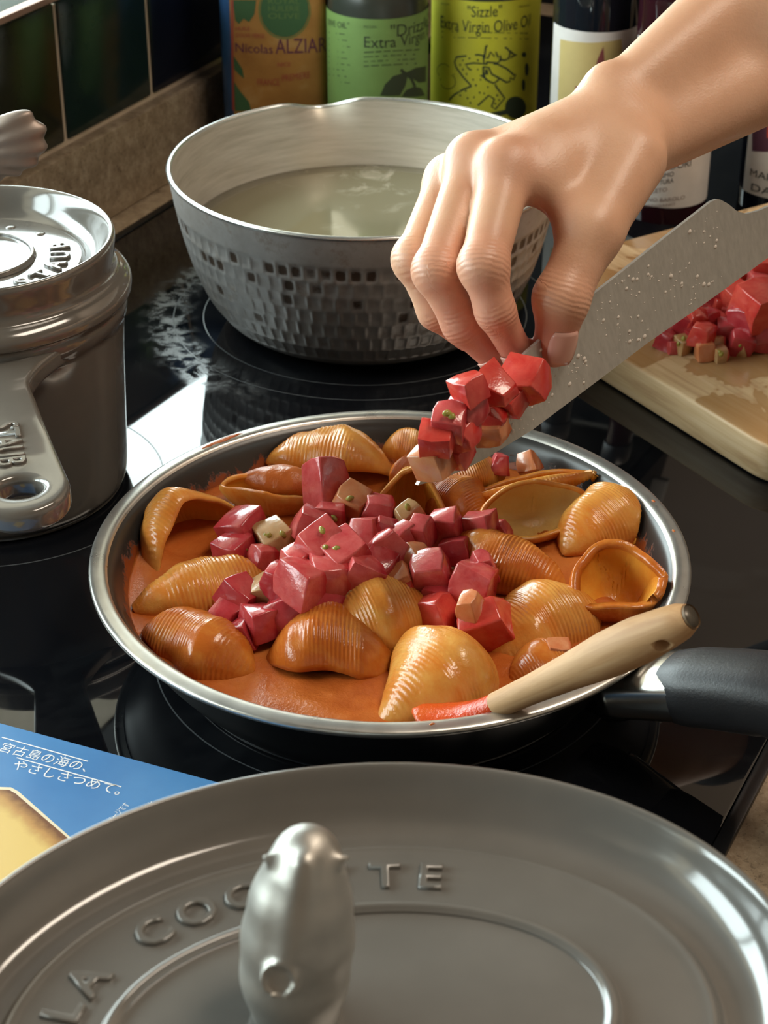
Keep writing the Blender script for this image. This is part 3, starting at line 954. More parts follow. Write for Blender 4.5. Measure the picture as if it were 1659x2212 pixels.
def shell(e1, e2, R, roll, phim, full=2.0, hgt=1.0, asym=0.0, bend=0.10, mats=None, seed=0, ribs=34, curl=0.28, pw=0.80, spiral=0.0):
    A, B = at(*e1), at(*e2)
    c = (A + B) / 2
    L = np.linalg.norm(B - A) / 2
    X = nrm(B - A)
    Y = nrm(np.cross(ZZ, X)); Zl = np.cross(X, Y)
    cr, sr = math.cos(math.radians(roll)), math.sin(math.radians(roll))
    Yr, Zr = Y * cr + Zl * sr, -Y * sr + Zl * cr
    ns, nf = 230, 44
    V = []
    o = seed * 3.71
    for i in range(ns):
        s = -1 + 2 * i / (ns - 1)
        se = s * 0.985
        w = (1 - abs(se) ** full) ** pw
        w *= 1 + asym * s
        rib0 = 0.00016 * math.sin(s * PI * ribs + 1.5 * mnoise.noise((s * 2, o, 3))) * min(1, w * 2)
        pm = math.radians(phim) * (1 - 0.12 * abs(s) ** 3)
        for j in range(nf):
            f = -1 + 2 * j / (nf - 1)
            ph = f * pm
            cover = min(1, max(0, 0.75 + 2.2 * mnoise.noise((s * 2.2 + o, f * 2.0, o + 11))))      # sauce fills the grooves in places
            rr = R * w * (1 - curl * abs(f) ** 5) * (1 + spiral * f) + rib0 * cover * (1 - abs(f) ** 6)
            wob = 1 + 0.24 * mnoise.noise((s * 1.3 + o, f * 1.2, o)) + 0.07 * mnoise.noise((s * 4 + o, f * 3, o + 5))
            rr *= wob
            y, z = rr * math.sin(ph), rr * math.cos(ph) * hgt
            q_ = (c + X * (L * s * (1 - 0.05 * f * f)) + Yr * (y + R * 0.35 * mnoise.noise((s * 0.9 + o, o, 7))) + Zr * (z - bend * R * s * s))
            dx_, dy_ = q_[0] - PAN[0], q_[1] - PAN[1]
            q_[2] = max(q_[2], 0.0068)
            lim = float(np.interp(q_[2], [0.006, 0.018, 0.036, 0.046, 0.0492, 0.065], [0.094, 0.1055, 0.1145, 0.119, 0.1215, 0.124])) - 0.0012
            rad_ = math.hypot(dx_, dy_)
            if rad_ > lim:
                q_[0], q_[1] = PAN[0] + dx_ * lim / rad_, PAN[1] + dy_ * lim / rad_
            V.append(q_)
    return V, grid_faces(ns, nf), c
SH = [
 ('A', (575, 1005, .034), (858, 1030, .034), .024, -58, 118, dict(asym=-.15, mats='in', hgt=1.05)),
 ('C', (322, 1255, .030), (515, 1092, .040), .0245, -112, 112, dict(mats='or', full=2.6)),
 ('D', (272, 1318, .034), (585, 1240, .036), .0160, 8, 150, dict(hgt=.95, asym=.22)),
 ('E', (305, 1372, .032), (548, 1450, .033), .0170, -4, 150, dict(heavy=1, full=2.8)),
 ('F', (570, 1432, .029), (884, 1428, .031), .0265, -100, 172, dict(heavy=1, full=2.3, spiral=.16, curl=.05)),
 ('G', (700, 1385, .036), (948, 1303, .043), .0190, 4, 150, dict(asym=-.2, pw=.95)),
 ('H', (812, 1556, .033), (1056, 1428, .033), .0235, 6, 150, dict(asym=.28, pw=.9)),
 ('I', (1030, 1425, .028), (1285, 1310, .032), .0215, -4, 150, dict(full=2.4)),
 ('K', (958, 1172, .044), (1225, 1262, .037), .0155, 6, 150, dict(heavy=1, asym=.15)),
 ('M', (1215, 1195, .036), (1385, 1085, .040), .0175, -6, 135, dict(full=2.4, asym=.2, spiral=.12)),
 ('N', (1005, 1070, .046), (1296, 1012, .049), .0085, 160, 118, dict(mats='or', bend=-.1)),
 ('O', (950, 1052, .042), (1100, 1018, .043), .0115, 0, 140, dict()),
 ('P', (795, 1095, .046), (968, 1112, .042), .0215, -125, 96, dict(mats='or', curl=.1)),
 ('Q', (925, 1052, .040), (1036, 1128, .038), .0140, 10, 145, dict(heavy=1)),
 ('S', (1090, 1492, .029), (1270, 1432, .032), .0150, 0, 150, dict(heavy=1)),
 ('T', (822, 980, .036), (940, 972, .037), .0115, 0, 145, dict()),
 ('R', (850, 1012, .040), (925, 1045, .039), .0100, 0, 145, dict(heavy=1)),
 ('V', (515, 1030, .046), (705, 1058, .045), .0085, 0, 150, dict(heavy=1, ribs=0)),
]
SHL = dict(
 A='pasta shell opening towards the pan rim, pale inside, behind the tomato heap', B='pasta shell open upwards like a boat at the far left rim', C='wide open pasta shell leaning on the left pan wall with sauce inside',
 D='long narrow ribbed pasta shell lying hump up beside the tomato heap', E='sauce coated pasta shell with blunt end sunk in the bare pool of sauce', F='broad sauce covered pasta shell in front of the tomato heap',
 G='ribbed pasta shell with bare yellow pointed tip against the red tomato', H='teardrop ribbed pasta shell by the near rim next to the red spoon', I='big ribbed pasta shell half sunk between the spoon handle and tomato',
 J='large cup shaped pasta shell standing open and filled with sauce', K='sauce coated pasta shell with pointed end under a square tomato cube', L='wide open pasta shell showing a smooth pale yellow inside',
 M='ribbed pasta shell with shiny hump beside the pale open shell', N='slim folded pasta shell lying along the far right pan wall', O='small ribbed pasta shell just behind the knife tip',
 P='pasta shell with bright orange hollow right under the knife tip', Q='small sauce brown ribbed shell behind the orange hollow one', S='small pasta shell tucked under the wooden spoon handle',
 T='pasta shell peeking out beside the pan wall behind the others', R='tiny visible back of a shell between two larger shells at the far side', V='smooth glossy brown shell nested inside the boat shaped shell')
MM = {'in': M_p_in, 'or': M_p_or, 'sau': M_sauce}
for i, (k, e1, e2, R, roll, phim, d) in enumerate(SH):
    d = dict(d)
    outm = M_p_heavy if d.pop('heavy', 0) else M_p_out
    inm = MM[d.pop('mats', 'or')]
    V, F, c = shell(e1, e2, R, roll, phim, seed=i + 1, **d)
    if k == 'V': outm = M_sauce
    o = obj('pasta_shell', V, F, [outm, inm], base=c - ZZ * 0.01)
    sm = o.modifiers.new('thickness', 'SOLIDIFY')
    sm.thickness = 0.0036 if k == 'J' else 0.0021
    sm.offset = -1
    sm.material_offset = 1
    sm.material_offset_rim = 0
    tag(o, SHL[k], 'pasta', 'pasta shells in the frying pan')

# shells seen with their hollow: open cups with a lip
def cup(c, rx, ry, depth, tilt, yaw, e=1.0, seed=0, rib=0.00013, tri=0.0, flare=0.0):
    na, nt = 150, 26
    V = []
    o = seed * 5.3
    Rz = Matrix.Rotation(math.radians(yaw), 3, 'Z') @ Matrix.Rotation(math.radians(tilt), 3, 'X')
    for i in range(na):
        a = 2 * PI * i / na
        ca, sa = math.cos(a), math.sin(a)
        for j in range(nt):
            t = 0.02 + 0.98 * j / (nt - 1)
            g_ = math.sqrt(1 - (1 - t) ** 2) * (1 - 0.10 * t ** 10 + flare * t)
            g_ *= 1 + 0.16 * mnoise.noise((ca * 1.2 + o, sa * 1.2, t + o)) + tri * math.cos(3 * a + 0.6) * t
            x = rx * math.copysign(abs(ca) ** e, ca) * g_
            y = ry * math.copysign(abs(sa) ** e, sa) * g_ + rib * math.sin(x * 2 * PI / 0.0023) * (1 if sa > 0 else -1) * abs(sa) * (1 - t ** 8)
            z = depth * (t - 1) + 0.12 * depth * t * mnoise.noise((ca * 1.5 + o, sa * 1.5, 3 + o)) - 0.25 * depth * (x / rx) ** 2 * t * (1 if e > 1.05 else 0)
            q_ = np.array(c) + np.array(Rz @ Vector((x, y, z)))
            q_[2] = max(q_[2], 0.0068)
            dx_, dy_ = q_[0] - PAN[0], q_[1] - PAN[1]
            lim = float(np.interp(q_[2], [0.006, 0.018, 0.036, 0.046, 0.0492, 0.065], [0.094, 0.1055, 0.1145, 0.119, 0.1215, 0.124])) - 0.0012
            rad_ = math.hypot(dx_, dy_)
            if rad_ > lim: q_[0], q_[1] = PAN[0] + dx_ * lim / rad_, PAN[1] + dy_ * lim / rad_
            V.append(q_)
    F = grid_faces(na, nt, cu=True) + [[i * nt for i in range(na)][::-1]]
    return V, F
for k, pxl, rx, ry, dp, tl, yw, e, mo, mi, tri, th_ in (
        ('B', (590, 1042, .050), .0275, .0105, .020, 6, -14, 1.25, M_p_out, M_p_or, 0, .0024),
        ('L', (1168, 1098, .050), .0285, .0150, .020, 42, 12, 1.15, M_p_out, M_p_in, 0, .0022),
        ('J', (1332, 1245, .052), .0215, .0195, .026, 24, -8, .85, M_p_heavy, M_p_or, .10, .0040)):
    c = at(*pxl)
    V, F = cup(c, rx, ry, dp, tl, yw, e, seed=ord(k) % 7 + 1, tri=tri)
    o = obj('pasta_shell', V, F, [mo, mi], base=c - ZZ * 0.015)
    sm = o.modifiers.new('thickness', 'SOLIDIFY'); sm.thickness = th_; sm.offset = -1; sm.material_offset = 1; sm.material_offset_rim = 0
    tag(o, SHL[k], 'pasta', 'pasta shells in the frying pan')

# ================================================================== tomato dice
def tomato_mat(name, flesh, flesh2, skin, skin_pos=0.80):
    m, n, l, b = new_mat(name)
    v = coords(n, l)
    oi = n.new('ShaderNodeObjectInfo')
    f = noise(n, l, v, 130, 5, 0.6, 0.4)
    c = ramp(n, l, f, [(0.32, flesh), (0.68, flesh2)])
    tc = n.new('ShaderNodeTexCoord'); sep = n.new('ShaderNodeSeparateXYZ')
    l.new(tc.outputs['Generated'], sep.inputs[0])
    k = ramp(n, l, sep.outputs[0], [(skin_pos, (0, 0, 0)), (skin_pos + 0.1, (1, 1, 1))])
    l.new(mixc(n, l, k, c, skin), b.inputs['Base Color'])
    setp(b, rough=0.16, sss=0.30, spec=0.6)
    b.inputs['Subsurface Radius'].default_value = (0.006, 0.0015, 0.0012)
    bump(n, l, b, noise(n, l, v, 300, 3), 0.25, 0.0007)
    return m
M_t = {
 'p': tomato_mat('tomato_pink', (0.46, 0.040, 0.046), (0.60, 0.125, 0.115), (0.38, 0.016, 0.024)),
 'd': tomato_mat('tomato_deep', (0.36, 0.020, 0.030), (0.48, 0.058, 0.064), (0.28, 0.010, 0.018)),
 'r': tomato_mat('tomato_red', (0.50, 0.032, 0.026), (0.60, 0.085, 0.060), (0.46, 0.016, 0.014)),
 'o': tomato_mat('tomato_pale_orange', (0.52, 0.165, 0.065), (0.60, 0.26, 0.12), (0.50, 0.12, 0.04)),
 'g': tomato_mat('tomato_seedy', (0.40, 0.22, 0.09), (0.52, 0.33, 0.17), (0.50, 0.06, 0.05)),
}
M_seed = noisy('tomato_seed', [(0.3, (0.20, 0.19, 0.03)), (0.7, (0.40, 0.34, 0.07))], 300, 0.2)
def chunk(c, size, seed, wedge=0.0, squash=(1, 1, 1), rot=None):
    r = random.Random(seed)
    bm = bmesh.new()
    bmesh.ops.create_cube(bm, size=1.0)
    bmesh.ops.subdivide_edges(bm, edges=list(bm.edges), cuts=1, use_grid_fill=True)
    j = [[r.uniform(-.13, .13) for _ in range(3)] for _ in range(8)]
    tp = r.uniform(0.0, 0.25) + wedge
    for v in bm.verts:
        p = Vector(v.co) * 2
        bulge = 1 + 0.10 * (1 - max(0, abs(p.x) + abs(p.y) + abs(p.z) - 1) / 2)
        k = (1 if p.x > 0 else 0) + (2 if p.y > 0 else 0) + (4 if p.z > 0 else 0)
        wgt = abs(p.x * p.y * p.z)
        q = Vector([p[a] * 0.5 * bulge + j[k][a] * wgt * 0.9 for a in range(3)])
        if q.x > 0.2: q.x += 0.06 * (1 - min(1, (p.y ** 2 + p.z ** 2)))
        q.y *= 1 - tp * (q.z + 0.5)
        q.x *= 1 - 0.6 * tp * (q.z + 0.5)
        v.co = Vector((q.x * squash[0], q.y * squash[1], q.z * squash[2])) * size
    bm.normal_update()
    es = [e for e in bm.edges if e.calc_face_angle(0) > 0.7]
    bmesh.ops.bevel(bm, geom=es, offset=size * 0.05, segments=2, profile=0.6, affect='EDGES', clamp_overlap=True)
    R = rot or (r.uniform(-.5, .5), r.uniform(-.5, .5), r.uniform(0, 6.28))
    M = Matrix.Rotation(R[2], 3, 'Z') @ Matrix.Rotation(R[1], 3, 'Y') @ Matrix.Rotation(R[0], 3, 'X')
    bm.verts.index_update()
    V = np.array([(M @ v.co)[:] for v in bm.verts])
    F = [[v.index for v in f.verts] for f in bm.faces]
    bm.free()
    return V + np.asarray(c), F
TN = [0]
def tomato(c, size, kind, label, group, squash=(1, 1, 1), wedge=0.0, rot=None, seeds=0, upn=(0, 0, 1)):
    TN[0] += 1
    V, F = chunk(c, size, 100 + TN[0], wedge, squash, rot)
    zmin = V[:, 2].min()
    o = obj('tomato_dice', V, F, M_t[kind], base=(c[0], c[1], zmin), angle=55)
    tag(o, label, 'tomato', group)
    r = random.Random(TN[0])
    to_cam = nrm(CAM - c)
    for _ in range(seeds):
        p = c + to_cam * size * 0.45 + np.array([r.uniform(-.3, .3), r.uniform(-.2, .2), r.uniform(0.0, .35)]) * size
        e = nrm([r.uniform(-1, 1), r.uniform(-1, 1), r.uniform(-1, 1)])
        V2, F2 = tube([p - e * 0.0022, p - e * 0.0014, p, p + e * 0.0012, p + e * 0.0018], [0.0003, 0.0011, 0.0014, 0.0009, 0.0002], 8)
        obj('seed', V2, F2, M_seed, o)
    return o
LP = {'p': 'pink red tomato cube in the heap on the pasta', 'd': 'dark crimson tomato cube in the heap on the pasta', 'r': 'bright red tomato cube in the heap on the pasta', 'o': 'pale orange tomato cube in the heap on the pasta', 'g': 'yellowish tomato core piece with green seeds on the pasta'}
HEAP = [ # x, y, size px, z, kind, seeds, wedge
 (525, 1142, 78, .046, 'd', 0, 0), (507, 1190, 70, .042, 'd', 1, 0), (595, 1168, 80, .044, 'g', 3, .1), (568, 1205, 56, .043, 'p', 0, .2), (673, 1138, 74, .052, 'p', 0, 0),
 (704, 1040, 82, .056, 'p', 0, .1), (762, 1085, 68, .052, 'o', 1, 0), (817, 1104, 64, .050, 'p', 0, 0), (787, 1150, 66, .054, 'p', 0, .2), (828, 1144, 54, .054, 'p', 0, .2),
 (882, 1112, 62, .050, 'g', 1, .2), (838, 1186, 86, .058, 'p', 0, .55), (908, 1148, 62, .054, 'p', 0, .3), (962, 1136, 66, .052, 'p', 0, 0), (1037, 1140, 66, .050, 'p', 0, 0), (1082, 1146, 44, .047, 'p', 0, .4),
 (694, 1176, 92, .064, 'p', 2, 0), (742, 1196, 84, .063, 'p', 1, 0), (650, 1212, 70, .058, 'p', 0, 0), (654, 1258, 92, .058, 'p', 0, 0), (604, 1252, 72, .053, 'd', 0, 0), (712, 1242, 84, .058, 'p', 0, 0), (780, 1238, 76, .058, 'p', 0, 0),
 (896, 1206, 60, .054, 'o', 0, 0), (868, 1256, 66, .050, 'o', 0, .2), (930, 1238, 84, .053, 'p', 0, 0), (1044, 1220, 62, .052, 'p', 0, .3), (1022, 1262, 90, .052, 'p', 0, 0), (1014, 1306, 56, .055, 'o', 0, .1),
 (945, 1326, 92, .044, 'r', 0, .1), (1046, 1348, 118, .043, 'r', 0, .25), (517, 1287, 76, .044, 'd', 0, 0), (492, 1332, 64, .038, 'd', 0, 0), (522, 1370, 66, .038, 'd', 0, .1), (562, 1345, 74, .042, 'd', 0, 0), (628, 1322, 82, .045, 'd', 0, 0),
 (706, 1300, 70, .048, 'd', 0, 0), (768, 1288, 74, .048, 'g', 0, 0), (874, 1294, 62, .046, 'r', 0, 0), (578, 1274, 62, .046, 'g', 0, .1), (1104, 1326, 50, .040, 'g', 3, .2), (716, 1118, 60, .050, 'p', 1, 0), (872, 1158, 56, .053, 'p', 0, .2), (818, 1226, 70, .054, 'd', 0, 0),
 (1136, 1306, 62, .040, 'r', 0, .3), (1206, 1408, 52, .042, 'o', 0, 0), (1080, 1002, 46, .050, 'p', 0, .3), (1141, 998, 50, .048, 'o', 0, .5), (950, 1290, 66, .046, 'd', 0, 0), (800, 1320, 56, .043, 'd', 0, 0), (986, 1190, 62, .046, 'd', 0, 0)]
NEAR = [('the boat shaped shell', 590, 1090), ('the open shell on the left pan wall', 460, 1160), ('the long narrow ribbed shell', 500, 1260), ('the blunt sauce coated shell', 500, 1400), ('the broad shell before the heap', 690, 1350), ('the yellow shell tip', 900, 1310),
        ('the pointed shell under the square cube', 1000, 1200), ('the orange hollow shell', 880, 1100), ('the pale open shell', 1080, 1110), ('the big half sunk shell', 1120, 1330)]
for x, y, s, z, k, sd, wg in HEAP:
    c = at(x, y, z)
    size = s * 0.97 / FPX * ((c - CAM) @ FW)
    lab = LP[k]
    if k in 'pdr':
        col_ = {'p': 'pink red', 'd': 'dark crimson', 'r': 'bright red'}[k]
        nb, dn_ = None, 1e9
        for kk, ex_, ey_ in NEAR:
            q_ = math.hypot(x - ex_, (y - ey_) * 1.6)
            if q_ < dn_: nb, dn_ = kk, q_
        lab = col_ + ' tomato cube on top of the heap' if z >= .0575 else col_ + (' tomato cube beside ' + nb if dn_ < 130 else ' tomato cube in the middle of the heap')
    lab = {(694, 1176): 'pink tomato cube with two green seeds on top of the heap', (742, 1196): 'pink tomato cube with one green seed on top of the heap', (654, 1258): 'largest pink tomato cube on the slope of the heap', (838, 1186): 'pointed pink tomato wedge on top of the heap',
           (762, 1085): 'pale orange tomato cube with a seed beside the upright pink sliver', (896, 1206): 'pale orange tomato block on the heap beside the pointed wedge', (868, 1256): 'pale orange tomato block low in the heap above the yellow shell tip', (1014, 1306): 'small pale orange tomato cube lying on the large red chunk',
           (595, 1168): 'yellowish tomato core with green seeds beside dark crimson cubes', (882, 1112): 'yellowish seedy tomato piece under the orange hollow shell', (768, 1288): 'pale yellow tomato core piece above the broad shell', (578, 1274): 'pale yellow tomato core piece beside the long narrow shell', (1104, 1326): 'greenish seedy tomato bit against the big half sunk shell'}.get((x, y), lab)
    if (x, y) == (1206, 1408): lab = 'lone pale orange tomato cube beside the wooden spoon'
    if (x, y) == (1141, 998): lab = 'pointed brownish tomato wedge by the far pan wall'
    if (x, y) == (1080, 1002): lab = 'small pink tomato piece on a shell by the far pan wall'
    if (x, y) == (1046, 1348): lab = 'largest red tomato chunk on the near side of the heap'
    if (x, y) == (704, 1040): lab = 'upright pink tomato sliver leaning on the boat shaped shell'
    if (x, y) == (1037, 1140): lab = 'square faced pink tomato cube next to the pale open shell'
    tomato(c, size, k, lab, 'diced tomato in the frying pan', wedge=wg, seeds=sd, rot=(0.1, 0.05, 0.15) if (x, y) == (1206, 1408) else None, squash=(1, 1, 1.25) if (x, y) == (704, 1040) else (1.05, 1.0, .92))

# ================================================================== wooden spoon
E0, E1 = at(1490, 1333, .112), at(1072, 1524, .0500)
def wood(name, stops, ax, scale=30, tilt_=0.0):
    m, n, l, b = new_mat(name)
    v = coords(n, l, rot=(0, tilt_, ax), scale=(1.0, 12, 12), tex=True)
    f = noise(n, l, v, scale, 5, 0.6, 0.8)
    l.new(ramp(n, l, f, stops), b.inputs['Base Color'])
    setp(b, rough=0.55)
    bump(n, l, b, f, 0.1, 0.0005)
    return m
sd_ = nrm(E1 - E0)
M_spoon = wood('beech_spoon', [(0.3, (0.44, 0.24, 0.105)), (0.55, (0.56, 0.335, 0.165)), (0.75, (0.64, 0.41, 0.22))], math.atan2(sd_[1], sd_[0]), 16, -math.asin(sd_[2]))
spn = thing('wooden_spoon', (E1[0], E1[1], E1[2] - 0.006), 'wooden spoon resting in the pan with sauce red end', 'spoon')
LS = np.linalg.norm(E1 - E0)
ts = np.linspace(0, 1, 26)
rs = np.interp(ts, [0, .02, .1, .25, .4, .6, .8, .95, 1], [.0050, .0064, .0076, .0090, .0088, .0070, .0058, .0053, .0052])
hnd = obj('handle', *tube([E0 + (E1 - E0) * t for t in ts], rs, 24), M_spoon, spn, angle=60)
cut = []
for t in (0.125,):
    p = E0 + (E1 - E0) * t
    q = nrm(-FW * .75 - UP * .66); q = nrm(q - sd_ * (q @ sd_))
    cv, cf_ = tube([p - q * 0.02, p + q * 0.02], 0.0030, 16, up=(0.9, 0.3, 0.1))
    cut.append((cv, cf_))
cu = obj('hole_cutter', *join(*cut), M_spoon, None)
bo = hnd.modifiers.new('hole', 'BOOLEAN'); bo.object = cu; bo.operation = 'DIFFERENCE'; bo.solver = 'EXACT'
bpy.context.view_layer.update()
me = bpy.data.meshes.new_from_object(hnd.evaluated_get(bpy.context.evaluated_depsgraph_get()))
# the cutter is stored in world coordinates while the handle is parented: both evaluate in world space
hnd.modifiers.clear(); hnd.data = me
bpy.data.objects.remove(cu)
p = E0 - sd_ * 0.0002
obj('end_cap', *tube([p + sd_ * 0.002, p - sd_ * 0.0006], [0.0041, 0.0041], 24), mat('dark_cap', (0.10, 0.085, 0.065), 0.35, metal=0.3), spn)
obj('cap_ring', *tube([p + sd_ * 0.001, p - sd_ * 0.0009], [0.0048, 0.0046], 24, cap=False), mat('cap_ring_wood', (0.20, 0.13, 0.07), 0.5), spn)
M_redoil = sauce_mat('red_oil_sauce', (0.45, 0.03, 0.008), (0.58, 0.06, 0.012), (0.62, 0.12, 0.02), 0.18)
bt = at(890, 1535, .0415)
bp = [E1 + (bt - E1) * t + ZZ * (-0.004 * math.sin(t * PI)) for t in np.linspace(-.03, 1, 14)]
bw = np.interp(np.linspace(-.03, 1, 14), [-.03, .15, .4, .65, .85, .97, 1], [.0050, .0060, .0080, .0085, .0070, .0040, .001])
bh = np.interp(np.linspace(-.03, 1, 14), [-.03, .2, .6, 1], [.0050, .0042, .0034, .001])
obj('bowl', *tube(bp, [(a, b) for a, b in zip(bw, bh)], 24), M_redoil, spn)

# ================================================================== knife with tomato
KT = at(903, 1048, .125)
KH = at(1550, 430, .187)
# spine side of the heel: blade width about 47 mm, leaning towards the camera
dirL = nrm(KH - KT)
best = None
for dep in np.linspace(0.70, 0.95, 400):
    S = atd(1646, 566, dep)
    w = S - KH
    e = abs(np.linalg.norm(w) - 0.047) + 0.03 * abs(nrm(w) @ dirL) + (0.05 if w[2] > 0 else 0)
    if best is None or e < best[0]: best = (e, S)
KS = best[1]
KN = nrm(np.cross(KS - KH, KT - KH))
if KN @ (CAM - KH) < 0: KN = -KN
def onk(x, y, off=0.0):
    return on_plane(x, y, KH, KN) + KN * off
spine = [(903, 1048), (946, 1037), (1000, 1016), (1057, 986), (1151, 928), (1300, 816), (1400, 740), (1525, 654), (1659, 557), (1700, 528)]
edge = [(1640, 455), (1612, 462), (1592, 456), (1574, 441), (1556, 431), (1550, 430), (1536, 436), (1422, 525), (1325, 602), (1263, 651), (1143, 756), (1083, 816), (1010, 895), (955, 962), (920, 1018)]
neck = [(1700, 430), (1665, 444)]
outl = [onk(*p) for p in spine + neck + edge]
n_ = len(outl)
th = 0.0016
V = [p + KN * 0.0 for p in outl] + [p - KN * th for p in outl]
F = [list(range(n_)), list(range(n_, 2 * n_))[::-1]] + [[i, n_ + i, n_ + (i + 1) % n_, (i + 1) % n_] for i in range(n_)]
def steel():
    m, n, l, b = new_mat('wet_knife_steel')
    v = coords(n, l, rot=(0.3, 0.2, -0.7), scale=(3, 40, 10))
    f = noise(n, l, v, 18, 4)
    g = noise(n, l, coords(n, l), 30, 5, 0.7)
    l.new(ramp(n, l, f, [(0.3, (0.50, 0.48, 0.44)), (0.7, (0.60, 0.575, 0.53))]), b.inputs['Base Color'])
    r = n.new('ShaderNodeMapRange'); l.new(g, r.inputs[0]); r.inputs[3].default_value = 0.24; r.inputs[4].default_value = 0.50
    l.new(r.outputs[0], b.inputs['Roughness'])
    setp(b, metal=0.7)
    bump(n, l, b, g, 0.12, 0.0006)
    return m
kn_ = thing('kitchen_knife', KT, 'broad steel kitchen knife carrying diced tomato over the pan', 'knife')
bl = obj('blade', V, F, steel(), kn_, smooth=False)
hx0 = onk(1690, 480); kd = dirL
M_kh = noisy('knife_handle_wood', [(0.3, (0.03, 0.02, 0.015)), (0.7, (0.06, 0.04, 0.03))], 30, 0.4)
obj('bolster', *tube([hx0 - KN * th / 2 + kd * t for t in (0.0, 0.006, 0.016)], [(0.006, 0.0018), (0.008, 0.006), (0.010, 0.008)], 18, up=KN), mat('bolster_steel', (0.5, 0.5, 0.48), 0.25, metal=1), kn_)
obj('handle', *tube([hx0 - KN * th / 2 + kd * t for t in np.linspace(0.012, 0.13, 12)], [(0.0105 + 0.0015 * math.sin(q * 5), 0.0085) for q in np.linspace(0, 1, 12)], 18, up=KN), M_kh, kn_)
M_drop = mat('juice_drop', (0.62, 0.56, 0.50), 0.05, spec=1.0)
rd = random.Random(3)
DV = []
for _ in range(330):
    a = rd.random()
    x = 1000 + 560 * a
    lo_, hi_ = np.interp(x, [1000, 1143, 1263, 1422, 1550], [930, 775, 665, 540, 450]), np.interp(x, [1000, 1151, 1300, 1400, 1560], [1005, 915, 800, 725, 610])
    b = rd.random() ** 1.0
    y = lo_ + (hi_ - lo_) * b
    if mnoise.noise((x * 0.012, y * 0.012, 0)) < -0.05 and rd.random() < 0.8: continue
    c = onk(x, y, 0.00002)
    s = 0.0003 + 0.0008 * rd.random() ** 3
    ex, ey = dirL, np.cross(KN, dirL)
    vs = [c + KN * s * 0.55] + [c + (ex * math.cos(q) * 1.25 + ey * math.sin(q)) * s * k + KN * s * hh for k, hh in ((0.6, 0.42), (1.0, 0.0)) for q in np.linspace(0, 2 * PI, 8, endpoint=False)]
    fs = [[0, 1 + i, 1 + (i + 1) % 8] for i in range(8)] + [[1 + i, 9 + i, 9 + (i + 1) % 8, 1 + (i + 1) % 8] for i in range(8)]
    DV.append((vs, fs))
tag(obj('juice_drops', *join(*DV), M_drop, bl), kind='stuff')
LK = {'r': 'bright red tomato cube on the knife blade', 'p': 'pinkish red tomato cube on the knife blade', 'o': 'pale orange tomato cube on the knife blade', 'g': 'brownish tomato cube on the knife blade'}
KNT = [(1139, 822, 80, .006, 'r', 'large rounded red tomato piece held by the fingertips on the knife'), (1072, 840, 70, .012, 'r', 'pointed red tomato piece standing behind others on the knife'), (1100, 862, 58, .006, 'r', 'red tomato cube wedged under the large rounded piece on the knife'), (1014, 840, 56, .014, 'r', 'topmost small red tomato cube of the pile on the knife'), (1012, 882, 62, .012, 'p', 'pinkish red tomato cube in the middle of the knife pile'), (1060, 900, 60, .005, 'r', 'red tomato cube between the pointed piece and the flat tan cube on the knife'),
       (972, 908, 60, .012, 'p', 'seedy pink tomato piece on the knife blade'), (998, 935, 62, .012, 'r', 'red tomato slab lying over other pieces near the knife tip'), (945, 948, 60, .011, 'r', 'red tomato cube right above the pale tan cube at the knife tip'), (1062, 928, 56, .004, 'o', 'tan orange tomato cube lying flat near the spine of the knife'), (985, 975, 58, .005, 'r', 'red tomato cube low on the blade beside the pale tan tip cube'), (935, 995, 62, .006, 'o', 'pale tan tomato cube at the very tip of the knife')]
Rk = Matrix((dirL, np.cross(KN, dirL), KN)).transposed().to_euler()
for x, y, s, hgt, k, lab in KNT:
    c = onk(x, y, 0.0)
    size = s * 1.08 / FPX * ((c - CAM) @ FW)
    c = onk(x, y + hgt * 900, max(hgt, size * 0.52))
    c = c + ray(x, y) * 0
    # keep the piece on its pixel while lifting it off the blade
    dp = on_plane(x, y, KH + KN * max(hgt, size * 0.5), KN)
    tomato(dp, size, k, lab or LK[k], 'diced tomato on the knife', rot=(Rk.x + rd.uniform(-.25, .25), Rk.y + rd.uniform(-.25, .25), Rk.z + rd.uniform(-.5, .5)), wedge=.5 if 'pointed' in (lab or '') else rd.uniform(0, .15), seeds=2 if 'seedy' in (lab or '') else 0)

# ================================================================== chopping board with tomato
BO = np.array([0.200, 1.024])
ba, bb = nrm([0.53, -0.85]), nrm([0.85, 0.53])
pts = []
rr_ = 0.10
la, lb = 0.30, 0.26
def rc(cx, cy, r, a0, a1, n=14):
    return [(cx + r * math.cos(a), cy + r * math.sin(a)) for a in np.linspace(a0, a1, n)]
